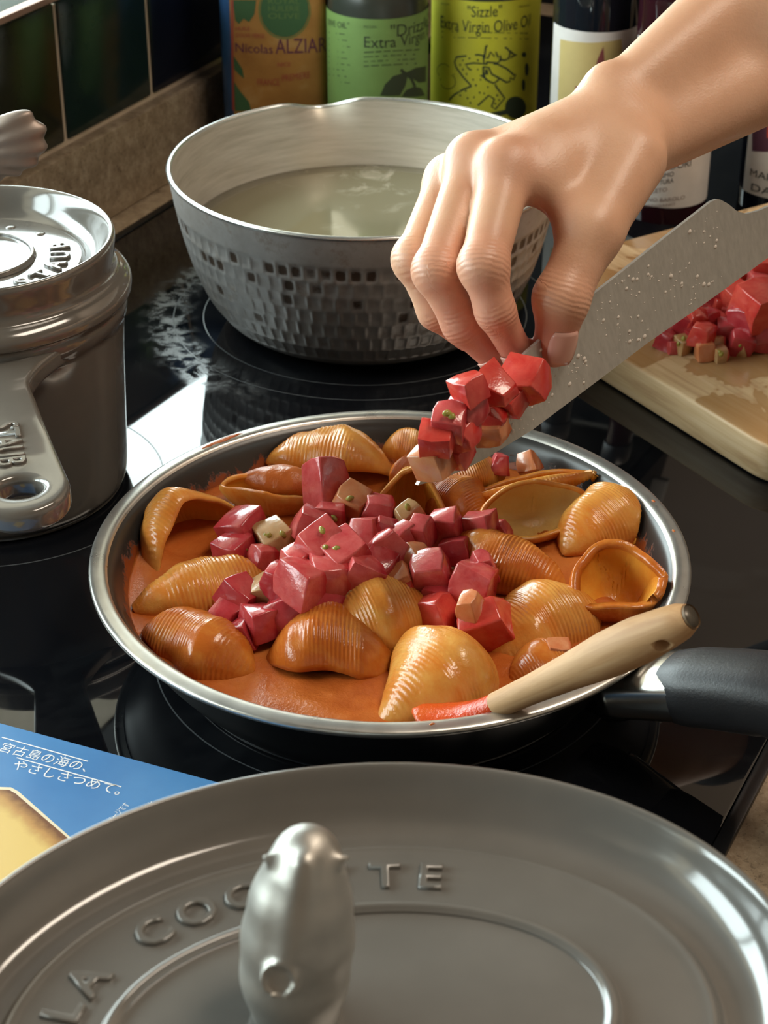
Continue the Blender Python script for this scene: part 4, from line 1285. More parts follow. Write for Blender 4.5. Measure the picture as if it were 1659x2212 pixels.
# local frame: a along the near-left edge, b along the far edge; rounded corner at the origin
loc = rc(0, 0, rr_, PI, 1.5 * PI, 20) + rc(la - 0.06 - rr_, -rr_ + 0.03, 0.03, -PI / 2, 0) + rc(la - 0.06 - rr_, lb - rr_ - 0.03, 0.03, 0, PI / 2) + rc(-rr_ + 0.03, lb - rr_ - 0.03, 0.03, PI / 2, PI)
pts = [BO + ba * p + bb * q for p, q in loc]
ar = sum(pts[i][0] * pts[(i + 1) % len(pts)][1] - pts[(i + 1) % len(pts)][0] * pts[i][1] for i in range(len(pts)))
if ar < 0: pts = pts[::-1]
def board_mat():
    m, n, l, b = new_mat('wet_board_wood')
    v = coords(n, l, rot=(0, 0, math.atan2(ba[1], ba[0])), scale=(1.3, 16, 16), tex=True)
    f = noise(n, l, v, 9, 6, 0.6, 0.6)
    c = ramp(n, l, f, [(0.28, (0.36, 0.21, 0.10)), (0.5, (0.55, 0.37, 0.20)), (0.72, (0.66, 0.49, 0.30))])
    v2 = coords(n, l, loc=(0.02, 0.0, 0))
    w = ramp(n, l, noise(n, l, v2, 13, 4, 0.6, 0.6), [(0.47, (0, 0, 0)), (0.50, (1, 1, 1))])
    sep = n.new('ShaderNodeSeparateXYZ'); l.new(coords(n, l), sep.inputs[0])
    top = ramp(n, l, math_(n, l, 'MULTIPLY', sep.outputs[2], 40.0), [(0.82, (0, 0, 0)), (0.86, (1, 1, 1))])
    wet = math_(n, l, 'MULTIPLY', w, top)
    l.new(mixc(n, l, math_(n, l, 'MULTIPLY', wet, 0.75), c, (0.34, 0.17, 0.06)), b.inputs['Base Color'])
    r = n.new('ShaderNodeMapRange'); l.new(wet, r.inputs[0]); r.inputs[3].default_value = 0.55; r.inputs[4].default_value = 0.16
    l.new(r.outputs[0], b.inputs['Roughness'])
    bump(n, l, b, f, 0.15, 0.0006)
    return m
BT = 0.022
V, F = prism(pts, 0.0004, BT, 0.0022, 3)
brd = obj('chopping_board', V, F, board_mat(), base=(BO[0], BO[1], 0.0004), angle=40)
tag(brd, 'thick light wooden chopping board with rounded corner, wet with juice', 'chopping board')
LB = {'r': 'glossy red tomato cube heaped on the chopping board', 'p': 'pinkish tomato cube heaped on the chopping board', 'd': 'dark red tomato cube heaped on the chopping board', 'o': 'orange tomato cube heaped on the chopping board', 'g': 'greenish seedy tomato bit on the chopping board'}
rd = random.Random(11)
BP = [(1440, 735, 44, 'd'), (1468, 712, 52, 'p'), (1475, 745, 40, 'g'), (1500, 690, 56, 'r'), (1520, 660, 54, 'p'), (1540, 700, 60, 'p'), (1518, 722, 50, 'r'), (1545, 745, 40, 'g'), (1522, 758, 44, 'o'), (1556, 765, 34, 'g'), (1575, 720, 62, 'd'), (1560, 665, 60, 'r'), (1590, 640, 66, 'r'), (1570, 610, 56, 'p'), (1600, 595, 52, 'd'), (1612, 690, 66, 'd'), (1600, 740, 58, 'd'), (1596, 752, 36, 'g'),
      (1640, 660, 96, 'r'), (1640, 620, 60, 'p'), (1625, 600, 54, 'r'), (1650, 575, 56, 'r'), (1640, 730, 60, 'd'), (1660, 700, 60, 'r'), (1668, 640, 70, 'p'), (1680, 600, 60, 'd'), (1690, 680, 64, 'r'), (1530, 690, 46, 'd'), (1490, 730, 44, 'd'), (1585, 680, 50, 'p'), (1550, 640, 50, 'd'), (1615, 640, 52, 'g'), (1655, 590, 50, 'p'), (1480, 700, 46, 'd'), (1455, 750, 30, 'p'), (1605, 715, 46, 'r')]
for i, (x, y, s, k) in enumerate(BP):
    c = at(x, y, BT)
    size = s * 0.88 / FPX * ((c - CAM) @ FW)
    lay = 0.0 if (i % 3 or y > 730) else size * 0.6
    c = at(x, y, BT + size * 0.46 + lay)
    big_ = (x, y) == (1640, 660)
    tomato(c, size, k, 'largest shiny red tomato chunk on the chopping board heap' if big_ else LB[k], 'diced tomato on the chopping board', rot=(rd.uniform(-.25, .25), rd.uniform(-.25, .25), rd.uniform(0, 6)), seeds=2 if k == 'g' else 0)

# ================================================================== bottles and tin behind the pot
class Band:
    """unrolled print surface round a closed section; a = arc length from the front, z = height"""
    def __init__(s, c, sec, front):
        # sec: closed list of (x,y) offsets, counter-clockwise; front: angle of the facing direction
        s.c = np.asarray(c, float)
        P = np.array(sec + [sec[0]], float)
        L = np.r_[0, np.cumsum(np.linalg.norm(np.diff(P, axis=0), axis=1))]
        s.P, s.L, s.tot = P, L, L[-1]
        ang = np.unwrap(np.arctan2(P[:, 1], P[:, 0]))
        f = front
        while f < ang[0]: f += 2 * PI
        while f > ang[-1]: f -= 2 * PI
        s.a0 = np.interp(f, ang, L)
    def pos(s, a, z, off=0.0):
        a = (np.asarray(a, float) + s.a0) % s.tot
        x, y = np.interp(a, s.L, s.P[:, 0]), np.interp(a, s.L, s.P[:, 1])
        e = 1e-4
        x2, y2 = np.interp((a + e) % s.tot, s.L, s.P[:, 0]), np.interp((a + e) % s.tot, s.L, s.P[:, 1])
        tx, ty = x2 - x, y2 - y
        k = np.hypot(tx, ty) + 1e-12
        return np.stack([s.c[0] + x + off * ty / k, s.c[1] + y - off * tx / k, np.broadcast_to(np.asarray(z, float) + s.c[2], x.shape)], -1)
    def pick(s, x, y):
        """pixel -> (a,z) on the nearest visible point of the wall"""
        if not hasattr(s, '_g'):
            s._a = np.linspace(-s.tot / 2, s.tot / 2, 800)
            s._g = s.pos(s._a, 0.0)
        d = ray(x, y)
        # project section points to image column at the height where the ray passes them
        v = s._g - CAM
        t = (v[:, 0] * d[0] + v[:, 1] * d[1]) / (d[0] ** 2 + d[1] ** 2)
        miss = np.abs(v[:, 0] * d[1] - v[:, 1] * d[0])
        ok = miss < miss.min() + 0.0008
        i = np.where(ok)[0][np.argmin(t[ok])]
        return s._a[i], CAMH + d[2] * t[i] - s.c[2]
def circ_sec(r, n=96):
    return [(r * math.cos(2 * PI * i / n), r * math.sin(2 * PI * i / n)) for i in range(n)]
def band_patch(b, a0, a1, z0, z1, off, na=40, nz=2):
    A, Z = np.linspace(a0, a1, na), np.linspace(z0, z1, nz)
    V = np.concatenate([b.pos(np.full(nz, a), Z, off) for a in A])
    return V, grid_faces(na, nz)
def subdiv2(V, F, maxlen):
    """split long edges of a 2D fill so that it follows the curve"""
    bm = bmesh.new()
    vs = [bm.verts.new((v[0], v[1], 0)) for v in V]
    for f in F:
        try: bm.faces.new([vs[i] for i in f])
        except ValueError: pass
    bmesh.ops.triangulate(bm, faces=list(bm.faces))
    for _ in range(4):
        es = [e for e in bm.edges if e.calc_length() > maxlen]
        if not es: break
        bmesh.ops.subdivide_edges(bm, edges=es, cuts=1)
        bmesh.ops.triangulate(bm, faces=list(bm.faces))
    bm.verts.index_update()
    V = np.array([v.co[:2] for v in bm.verts]); F = [[v.index for v in f.verts] for f in bm.faces]
    bm.free()
    return V, F
class Ink:
    """collects flat print in (a,z)"""
    def __init__(s, b): s.b, s.q = b, []
    def text(s, t, x0, y0, x1, y1, hpx=None, arc=None, slant=0.0):
        """text from pixel (x0,y0) baseline-left to (x1,y1) baseline-right; hpx = cap height in pixels; arc: width in metres instead of x1"""
        V, F = text2d(t)
        if not len(V): return
        a0, z0 = s.b.pick(x0, y0)
        if arc is None:
            a1, z1 = s.b.pick(x1, y1)
        else:
            a1, z1 = a0 + arc, z0
        _, zh = s.b.pick(x0, y0 - hpx)
        w = V[:, 0].max() - V[:, 0].min()
        k = (V[:, 0] - V[:, 0].min()) / w
        h = (zh - z0) / 0.70
        s.q.append((np.stack([a0 + (a1 - a0) * k + slant * V[:, 1] * h, z0 + (z1 - z0) * k + V[:, 1] * h], 1), F))
    def line(s, pts, w, closed=False, m=0.0):
        P = [s.b.pick(*p) for p in pts]
        s.q.append(ribbon(P, w, closed))
    def poly(s, pts):
        P = [s.b.pick(*p) for p in pts]
        s.q.append(subdiv2(P, [list(range(len(P)))], 0.004))
    def build(s, name, material, parent, off):
        V, F = join(*[(np.c_[np.asarray(v, float)[:, :2], np.zeros(len(v))], f) for v, f in s.q])
        W3 = s.b.pos(V[:, 0], 0.0, off)
        W3[:, 2] = s.b.c[2] + V[:, 1]
        return tag(obj(name, W3, F, material, parent, smooth=False), kind='stuff')
def squiggle(ink, x0, x1, y, n, seed, slope=0.0, h=5, w=0.0004):
    """a line of small print too fine to read, as broken short strokes"""
    r = random.Random(seed)
    x = x0
    while x < x1 - 4:
        l_ = r.uniform(10, 34)
        xe = min(x1, x + l_)
        yy = y + slope * (x - x0)
        ink.line([(x, yy), (xe, yy + slope * (xe - x))], w * r.uniform(0.7, 1.1))
        x = xe + r.uniform(4, 7)

M_dark_ink = mat('dark_green_ink', (0.03, 0.045, 0.02), 0.6)
M_black_ink = mat('black_ink', (0.02, 0.02, 0.02), 0.6)
def paper(name, c, k=0.06, rough=0.5):
    return noisy(name, [(0.3, tuple(q * (1 - k) for q in c)), (0.7, tuple(min(1, q * (1 + k)) for q in c))], 60, rough)

def bottle_body(prof, c, n=64):
    return lathe(smooth_prof(prof, 5), n, c)

# green squeeze bottle
GB = np.array([-0.0045, 1.300, 0.0]); gr = 0.0350
t = thing('olive_oil_bottle', (GB[0], GB[1], -0.003), 'dark squeeze bottle with green label reading Drizzle behind the pot', 'bottle', None)
M_squeeze = noisy('dark_green_plastic', [(0.3, (0.022, 0.026, 0.020)), (0.7, (0.032, 0.036, 0.028))], 20, 0.28)
pr = [(0.0, 0.0), (gr - .004, 0.0), (gr, .004), (gr, .05), (gr, .108), (gr - .0005, .118), (gr * .93, .134), (gr * .70, .150), (gr * .42, .160), (gr * .36, .166)]
obj('body', *bottle_body(pr, GB - ZZ * .0028), M_squeeze, t)
obj('cap', *lathe([(0.0135, .160), (.0140, .161), (.0140, .176), (.0125, .178), (.006, .181), (.0035, .200), (.0022, .206), (0, .206)], 32, GB), mat('lime_cap', (0.35, 0.55, 0.08), 0.4), t, angle=40)
band = Band(GB, circ_sec(gr + .0003), -PI / 2)
ztop = band.pick(814, 42)[1]
lab = obj('label', *band_patch(band, -0.096, 0.096, .008, ztop, 0.0, 80, 2), paper('green_label', (0.15, 0.25, 0.068)), t)
ink = Ink(band)
ink.text('"Drizzle"', 846, 80, 960, 76, 26, arc=0.042)
ink.text('Extra Virgin Olive Oil', 784, 102, 940, 98, 24, arc=0.092)
for i in range(4): squiggle(ink, 784, 908, 113 + i * 10, 6, 40 + i, -.05, w=.0007)
ink.text('OIVE OIL"', 706, 52, 752, 62, 13)
for i in range(9): squiggle(ink, 708, 742 + (i % 3) * 6, 70 + i * 13, 5, 60 + i, .12, w=.0007)
ink.text('PICUAL', 784, 60, 812, 60, 5)
ink.line([(868, 150), (874, 156), (890, 168), (896, 180), (899, 188)], .0022)
ink.poly([(824, 206), (834, 182), (852, 164), (872, 158), (882, 166), (878, 184), (866, 206)])
ink.poly([(880, 156), (900, 146), (922, 142), (922, 176), (906, 178), (892, 168)])
ink.poly([(870, 208), (880, 194), (896, 187), (912, 190), (920, 206)])
ink.build('printed_text', M_dark_ink, lab, 0.0002)

# yellow squeeze bottle
YB = np.array([0.0720, 1.332, 0.0]); yr = 0.0382
t = thing('olive_oil_bottle', (YB[0], YB[1], -0.003), 'squeeze bottle with yellow label reading Sizzle and a drawn cook', 'bottle', None)
pr = [(0.0, 0.0), (yr - .004, 0.0), (yr, .004), (yr, .06), (yr, .118), (yr - .0005, .130), (yr * .93, .150), (yr * .70, .172), (yr * .40, .186), (yr * .34, .192)]
obj('body', *bottle_body(pr, YB - ZZ * .0028), M_squeeze, t)
obj('cap', *lathe([(0.0140, .186), (.0145, .187), (.0145, .203), (.013, .205), (.006, .208), (.0035, .228), (.0022, .234), (0, .234)], 32, YB), mat('yellow_cap', (0.55, 0.55, 0.05), 0.4), t, angle=40)
band = Band(YB, circ_sec(yr + .0003), -PI / 2)
lab = obj('label', *band_patch(band, -0.105, 0.105, .006, band.pick(1046, 4)[1], 0.0, 80, 2), paper('yellow_label', (0.53, 0.52, 0.035)), t)
ink = Ink(band)
ink.text('"Sizzle"', 1007, 36, 1086, 34, 24)
ink.text('Extra Virgin Olive Oil', 950, 58, 1147, 54, 26)
ink.line([(950, 60), (1000, 65), (1050, 67), (1100, 64), (1146, 58)], .0004)
squiggle(ink, 952, 1146, 68, 8, 5, .02, w=.0006); squiggle(ink, 952, 1144, 80, 8, 6, .02, w=.0006)
ink.text('PICUAL', 952, 10, 970, 11, 4); ink.text('GROWN', 1122, 16, 1146, 13, 4)
Lw = .0013
ink.line([(1052, 99), (1048, 124), (1056, 126), (1062, 112), (1070, 122), (1073, 112), (1078, 124), (1083, 120), (1084, 130), (1076, 136), (1052, 134)], Lw)
ink.line([(1052, 99), (1096, 103), (1104, 112), (1101, 126), (1092, 130), (1080, 128)], Lw)
ink.line([(1104, 110), (1110, 116), (1118, 118), (1106, 124)], Lw)
ink.line([(1046, 120), (1030, 118), (1000, 121), (984, 123), (980, 134), (984, 146), (998, 166), (1016, 186)], Lw)
ink.line([(1042, 120), (1046, 138), (1020, 136), (1003, 139), (1010, 148), (1042, 166), (1062, 178)], Lw)
ink.line([(1046, 138), (1076, 138), (1096, 148), (1112, 162), (1116, 160), (1112, 172), (1104, 168), (1104, 176), (1096, 178), (1080, 168), (1064, 160), (1058, 146), (1042, 144)], Lw)
ink.line([(1042, 144), (1042, 160), (1052, 172), (1068, 180), (1078, 174), (1080, 168)], Lw)
ink.line([(1052, 150), (1054, 160), (1048, 158), (1046, 164)], .0022)
ink.line([(1016, 186), (1000, 192), (980, 204), (968, 216)], Lw)
ink.line([(1072, 182), (1074, 188), (1092, 212), (1072, 236), (1064, 230), (1070, 214), (1058, 206), (1030, 228)], Lw)
ink.line(arc2(956, 152, 14, 14, 130, 330, 14), .0005)
ink.line(arc2(966, 176, 16, 16, -60, 160, 14), .0005)
ink.line([(948, 172), (980, 160)], .0005)
for (x, y, r1, r2) in ((1134, 118, 5, 6), (1140, 150, 4, 14), (1133, 184, 4, 13)):
    ink.poly(arc2(x, y, r1, r2, 0, 342, 14))
ink.poly(arc2(1116, 232, 23, 24, 0, 345, 24))
ink.poly([(1062, 243), (1096, 236), (1100, 246), (1064, 252)])
rr_ = random.Random(2)
for x, y in ((998, 130), (1012, 126), (1030, 130), (992, 140), (998, 150), (1006, 160), (1030, 150), (1020, 172), (1036, 172), (1026, 184), (1044, 186), (1056, 188), (1034, 200), (1048, 202), (1004, 196), (992, 206), (1008, 212), (1022, 210), (1076, 206), (1080, 216), (1072, 224), (1014, 222)):
    ink.poly(arc2(x, y, 2.2, 2.4, 0, 300, 6))
ink.build('printed_text', M_dark_ink, lab, 0.0002)

# rectangular oil tin
TB = np.array([-0.0775, 1.322, 0.0])
sec = []
hw_, hd_, cr_ = 0.0375, 0.027, 0.010
for cx, cy, a0 in ((hw_ - cr_, hd_ - cr_, 0), (-hw_ + cr_, hd_ - cr_, 90), (-hw_ + cr_, -hd_ + cr_, 180), (hw_ - cr_, -hd_ + cr_, 270)):
    for a in np.linspace(a0, a0 + 90, 10):
        sec.append((cx + cr_ * math.cos(math.radians(a)), cy + cr_ * math.sin(math.radians(a))))
ta = math.radians(6)
sec = [(x * math.cos(ta) - y * math.sin(ta), x * math.sin(ta) + y * math.cos(ta)) for x, y in sec]
t = thing('oil_tin', (TB[0], TB[1], -0.003), 'blue and gold olive oil tin next to the tiled wall', 'tin')
V, F = prism([(TB[0] + x, TB[1] + y) for x, y in sec], -0.0028, 0.205, 0.002, 2)
obj('body', V, F, noisy('blue_tin', [(0.3, (0.020, 0.065, 0.17)), (0.7, (0.030, 0.085, 0.21))], 40, 0.35), t, angle=40)
obj('spout_cap', *lathe([(0.012, 0.2051), (0.012, 0.218), (0.010, 0.220), (0, 0.220)], 24, TB), mat('tin_cap', (0.05, 0.08, 0.25), 0.4), t, angle=40)
band = Band(TB, [(x * 1.004, y * 1.006) for x, y in sec], -PI / 2 + ta)
aL = band.pick(498, 120)[0]
lab = obj('label', *band_patch(band, aL, aL + 0.068, .004, .198, 0.0, 60, 2), noisy('gold_label', [(0.3, (0.26, 0.115, 0.026)), (0.55, (0.34, 0.165, 0.040)), (0.75, (0.42, 0.26, 0.10))], 35, 0.45), t)
ink = Ink(band)
ink.text('Nicolas', 507, 112, 592, 116, 20); ink.text('ALZIARI', 597, 116, 690, 106, 32, arc=0.038)
ink.build('printed_name', mat('plum_ink', (0.10, 0.022, 0.05), 0.6), lab, 0.0002)
ink = Ink(band)
ink.text('HUILE', 507, 66, 542, 66, 9); ink.text("D'OLIVE VIERGE", 507, 80, 574, 82, 9); ink.text('NICE', 602, 144, 630, 143, 9)
ink.text('FRANCE', 558, 184, 606, 184, 14); ink.text('PREMIERE', 612, 176, 672, 168, 14)
ink.line([(499, 0), (500, 120), (502, 238)], .0016)
ink.build('printed_text', mat('red_ink', (0.30, 0.05, 0.035), 0.6), lab, 0.0002)
ink = Ink(band)
ink.poly(arc2(617, 22, 52, 58, 0, 345, 40))
ink.poly([(500, 0), (556, 0), (552, 30), (540, 48), (528, 40), (518, 52), (506, 44)])
ink.poly([(502, 120), (514, 132), (526, 150), (530, 170), (518, 160), (504, 150)]); ink.poly([(503, 176), (520, 196), (540, 220), (545, 238), (506, 240)])
ink.build('printed_leaves', mat('green_ink', (0.035, 0.095, 0.035), 0.6), lab, 0.00015)
ink = Ink(band)
for i, y in enumerate((8, 24, 40)): ink.text(('ROYAL', 'HUILERIE', 'OLIVE')[i], 582, y, 650, y, 12)
ink.line(arc2(617, 22, 55, 61, 0, 352, 40), .0008, True)
ink.build('printed_medal', mat('medal_ink', (0.10, 0.16, 0.045), 0.6), lab, 0.00025)

# three dark glass bottles
def glass_mat(name, c):
    m, n, l, b = new_mat(name)
    setp(b, color=c, rough=0.04, ior=1.5)
    return m
M_dg = [glass_mat('dark_glass_a', (0.006, 0.008, 0.012)), glass_mat('dark_glass_b', (0.020, 0.004, 0.007)), glass_mat('dark_glass_c', (0.006, 0.007, 0.014))]
M_white = paper('white_label', (0.62, 0.58, 0.55))
def dark_bottle(c, r, h, m, label, ltop_px, lbot_z, a0, a1):
    t = thing('vinegar_bottle', (c[0], c[1], -0.003), label, 'bottle')
    pr = [(0.0, .002), (r * .5, 0.0), (r - .003, 0.0), (r, .003), (r, h * .45), (r, h * .60), (r * .97, h * .67), (r * .72, h * .76), (r * .45, h * .83), (r * .40, h * .92), (r * .40, h * .97)]
    obj('body', *bottle_body(pr, np.asarray(c) - ZZ * .0028), m, t)
    obj('cap', *lathe([(r * .44, h * .95), (r * .46, h * .955), (r * .46, h * 1.04), (r * .42, h * 1.05), (0, h * 1.05)], 28, c), mat('bottle_cap', (0.03, 0.03, 0.035), 0.3), t, angle=40)
    b = Band(c, circ_sec(r + .0003), -PI / 2)
    zt = b.pick(*ltop_px)[1]
    lab = obj('label', *band_patch(b, a0, a1, lbot_z, zt, 0.0, 50, 2), M_white, t)
    return t, b, lab
D1 = np.array([0.143, 1.268, 0.0])
t, b, lab = dark_bottle(D1, 0.0290, 0.24, M_dg[0], 'dark glass bottle with cream and maroon picture label', (1280, 70), .012, -0.041, 0.042)
ink = Ink(b); ink.poly([(1208, 84), (1240, 90), (1275, 92), (1310, 90), (1345, 84), (1349, 180), (1340, 300), (1200, 300), (1204, 180)])
ink.build('label_picture', paper('cream_print', (0.50, 0.38, 0.15)), lab, .0001)
ink = Ink(b); ink.poly([(1306, 100), (1308, 130), (1304, 170), (1290, 190), (1286, 168), (1292, 130), (1300, 112)]); ink.poly([(1240, 186), (1290, 180), (1330, 176), (1330, 300), (1238, 300)])
ink.build('label_figure', mat('maroon_print', (0.20, 0.045, 0.045), 0.6), lab, .0002)
D2 = np.array([0.1915, 1.216, 0.0])
t, b, lab = dark_bottle(D2, 0.0272, 0.235, M_dg[1], 'dark red glass bottle with white and orange label behind the hand', (1440, 96), .012, -0.0385, 0.0370)
ink = Ink(b); ink.poly([(1373, 108), (1410, 112), (1460, 112), (1500, 106), (1502, 200), (1500, 308), (1450, 322), (1400, 322), (1371, 310)])
ink.build('label_picture', mat('orange_print', (0.50, 0.16, 0.05), 0.6), lab, .0001)
ink = Ink(b)
for s_, x0, x1, y, h in (('DELLA', 1400, 1462, 342, 13), ('POMODORI', 1390, 1494, 360, 14), ('DOLCISSIMO', 1384, 1458, 382, 10), ('CONFETTURA', 1382, 1457, 396, 10)):
    ink.text(s_, x0, y + 4, x1, y - 2, h)
ink.build('printed_text', M_black_ink, lab, .0002)
ink = Ink(b)
for s_, x0, x1, y, h in (('ACETO', 1394, 1442, 414, 9), ('VINO BAROLO', 1386, 1482, 430, 8), ('ARTIGIANO', 1388, 1460, 444, 6)):
    ink.text(s_, x0, y + 3, x1, y - 1, h)
ink.build('printed_small_text', mat('brown_ink', (0.22, 0.15, 0.13), 0.6), lab, .0002)
D3 = np.array([0.272, 1.232, 0.0])
t, b, lab = dark_bottle(D3, 0.0285, 0.24, M_dg[2], 'dark glass bottle with white and purple label beyond the knife heel', (1660, 120), .012, -0.036, 0.038)
ink = Ink(b); ink.poly([(1625, 180), (1660, 182), (1700, 180), (1700, 322), (1660, 328), (1622, 326)])
ink.build('label_picture', mat('plum_print', (0.085, 0.022, 0.045), 0.6), lab, .0001)
ink = Ink(b); ink.poly([(1656, 240), (1690, 238), (1690, 298), (1654, 298)]); ink.build('label_figure', mat('red_print', (0.52, 0.06, 0.03), 0.6), lab, .0002)
ink = Ink(b); ink.text('MAMMA', 1618, 378, 1690, 376, 16, arc=.034); ink.text('DARK', 1620, 410, 1690, 408, 16, arc=.032); ink.text('ARTIGIANALE', 1608, 462, 1690, 460, 9, arc=.032)
ink.build('printed_text', M_black_ink, lab, .0002)

# ================================================================== blue box in the foreground
BXZ = 0.024
A = at(0, 1560, BXZ); B = at(497, 1695, BXZ)
e1 = nrm(B - A); e2 = np.array([e1[1], -e1[0], 0])     # e2 towards the camera
O = A - e1 * 0.085
bl1, bl2 = 0.205, 0.100
bx_ = thing('biscuit_box', (*(O + e1 * bl1 / 2 + e2 * bl2 / 2)[:2], 0.0003), 'flat blue box with white Japanese writing and a cake picture', 'box')
obj('carton', *bevelled(boxv(O * [1, 1, 0] + ZZ * 0.0004, e1 * bl1, e2 * bl2, ZZ * (BXZ - 0.0004)), 0.0006, 1), noisy('blue_card', [(0.3, (0.045, 0.165, 0.40)), (0.7, (0.070, 0.225, 0.48))], 14, 0.36, bmp=0.04, bscale=300), bx_, angle=30)
def flat_ink(name, items, material, parent, z, base):
    V, F = join(*[(np.c_[np.asarray(v, float)[:, :2], np.full(len(v), z)], f) for v, f in items])
    return tag(obj(name, V, F, material, parent, smooth=False), kind='stuff')
def boxtext(t, p0, p1, hpx):
    """p0,p1 baseline pixels; height from pixels"""
    V, F = text2d(t)
    a, b = at(*p0, BXZ)[:2], at(*p1, BXZ)[:2]
    ex = b - a
    ey = np.array([-ex[1], ex[0]]) / np.linalg.norm(ex)
    w = V[:, 0].max() - V[:, 0].min()
    k = (V[:, 0] - V[:, 0].min()) / w
    return (a + k[:, None] * ex + V[:, 1:2] * hpx * ey, F)
q = [boxtext('宮古島の海の、', (-4, 1621), (184, 1667), 0.0066), boxtext('やさしさつめて。', (24, 1659), (256, 1717), 0.0066),
     boxtext('イメージです', (234, 1784), (281, 1738), 0.0034), boxtext('ンヤと、', (300, 1757), (342, 1733), 0.0034)]
for p, r in (((4, 1593), (190, 1645)), ((36, 1637), (262, 1700))):
    a, b = at(*p, BXZ)[:2], at(*r, BXZ)[:2]
    q.append(ribbon([a, b], 0.0006))
flat_ink('printed_text', q, mat('white_print', (0.72, 0.76, 0.80), 0.5), bx_, BXZ + 0.00012, None)
def corner_poly(pxs):
    P = [at(*p, BXZ)[:2] for p in pxs]
    return (P, [list(range(len(P)))])
def rounded_par(c0, c1, c2, r):
    """rounded corner at c1 (2D)"""
    return c1
cake = [(-190, 1790), (-10, 1700), (24, 1701), (40, 1710), (185, 1838), (120, 1900), (-120, 1960)]
flat_ink('cake_picture_rim', [corner_poly(cake)], mat('cake_edge_print', (0.70, 0.62, 0.45), 0.45), bx_, BXZ + 0.0001, None)
cake2 = [(-186, 1792), (-8, 1706), (20, 1707), (34, 1715), (178, 1838), (118, 1896), (-118, 1952)]
def cake_mat():
    m, n, l, b = new_mat('cake_print')
    v = coords(n, l)
    sep = n.new('ShaderNodeSeparateXYZ'); geo = n.new('ShaderNodeNewGeometry'); l.new(geo.outputs['Position'], sep.inputs[0])
    P1, P2 = at(34, 1715, BXZ), at(178, 1838, BXZ)
    d = nrm(P2 - P1); nn = np.array([d[1], -d[0]])
    if nn @ (at(0, 1800, BXZ)[:2] - P1[:2]) < 0: nn = -nn
    s_ = math_(n, l, 'ADD', math_(n, l, 'MULTIPLY', sep.outputs[0], float(nn[0])), math_(n, l, 'MULTIPLY', sep.outputs[1], float(nn[1])))
    s_ = math_(n, l, 'SUBTRACT', s_, float(nn @ P1[:2]))
    s_ = math_(n, l, 'ADD', s_, math_(n, l, 'MULTIPLY', math_(n, l, 'SUBTRACT', noise(n, l, v, 160, 4), 0.5), 0.006))
    l.new(ramp(n, l, math_(n, l, 'MULTIPLY', s_, 60.0), [(0.05, (0.14, 0.05, 0.015)), (0.30, (0.42, 0.22, 0.06)), (0.62, (0.62, 0.44, 0.14))]), b.inputs['Base Color'])
    setp(b, rough=0.4)
    return m
flat_ink('cake_picture', [corner_poly(cake2)], cake_mat(), bx_, BXZ + 0.00018, None)

# ================================================================== the hand
def hp_(x, y, d): return atd(x, y, d)
J = dict(
 wr=(1352, 262, .795), el=(2010, -158, .861),
 imcp=(1092, 372, .762), ipip=(1044, 575, .738), idip=(1070, 672, .745), itip=(1116, 762, .762),
 mmcp=(1026, 358, .774), mpip=(944, 585, .752), mdip=(998, 700, .760), mtip=(1066, 770, .772),
 rmcp=(975, 392, .792), rpip=(898, 560, .772), rdip=(942, 672, .780), rtip=(1010, 730, .792),
 pmcp=(985, 420, .815), ppip=(930, 560, .800), pdip=(958, 650, .806), ptip=(1005, 700, .815),
 tcmc=(1362, 345, .775), tmcp=(1278, 500, .757), tip_=(1212, 645, .752), ttip=(1198, 752, .762))
P = {k: hp_(*v) for k, v in J.items()}
armd = nrm(P['el'] - P['wr'])
allp = np.array(list(P.values()))
lo = allp.min(0) - 0.035; hi = allp.max(0) + 0.035
g = Sdf(lo, hi, 0.0014)
def chain(names, rad, k=0.004):
    d = None
    for (a, b), (ra, rb) in zip(zip(names, names[1:]), zip(rad, rad[1:])):
        e = g.cone(P[a], P[b], ra, rb)
        d = e if d is None else smin(d, e, k)
    return d
fing = [chain(['imcp', 'ipip', 'idip', 'itip'], [.0108, .0092, .0076, .0062]), chain(['mmcp', 'mpip', 'mdip', 'mtip'], [.0108, .0092, .0077, .0062]),
        chain(['rmcp', 'rpip', 'rdip', 'rtip'], [.0104, .0088, .0073, .0060]), chain(['pmcp', 'ppip', 'pdip', 'ptip'], [.0092, .0076, .0064, .0054])]
# knuckle joints a little thicker than the shafts
for i, f in enumerate(('i', 'm', 'r')):
    fing[i] = smin(fing[i], g.ball(P[f + 'pip'], .0097), .003)
fmin = fing[0]
for f in fing[1:]:
    fmin = smin(fmin, f, .0012)
thumb = chain(['tcmc', 'tmcp', 'tip_', 'ttip'], [.0150, .0120, .0102, .0080], .006)
thumb = smin(thumb, g.ball(P['tip_'], .0106), .003)
wi, wm = P['wr'] + (P['tcmc'] - P['wr']) * .25, P['wr']
palm = None
for f, ra, rb in (('imcp', .0150, .0118), ('mmcp', .0155, .0118), ('rmcp', .0150, .0112), ('pmcp', .0135, .0100)):
    e = g.cone(P['wr'] * .80 + P[f] * .20, P[f], ra, rb)
    palm = e if palm is None else smin(palm, e, .008)
# thenar web
webp = (P['imcp'] * .55 + P['tmcp'] * .45)
palm = smin(palm, g.cone(P['wr'] * .6 + P['tcmc'] * .4, P['imcp'] * .62 + P['tmcp'] * .38 + UP * .006, .0150, .0080), .010)
palm = smin(palm, g.cone(P['imcp'] * .72 + P['wr'] * .28, P['tmcp'] * .8 + P['imcp'] * .2, .0125, .0075), .008)
kn = smin(g.ball(P['imcp'] - FW * .0012 + UP * .002, .0118), g.ball(P['mmcp'] - FW * .0012 + UP * .002, .0115), .003)
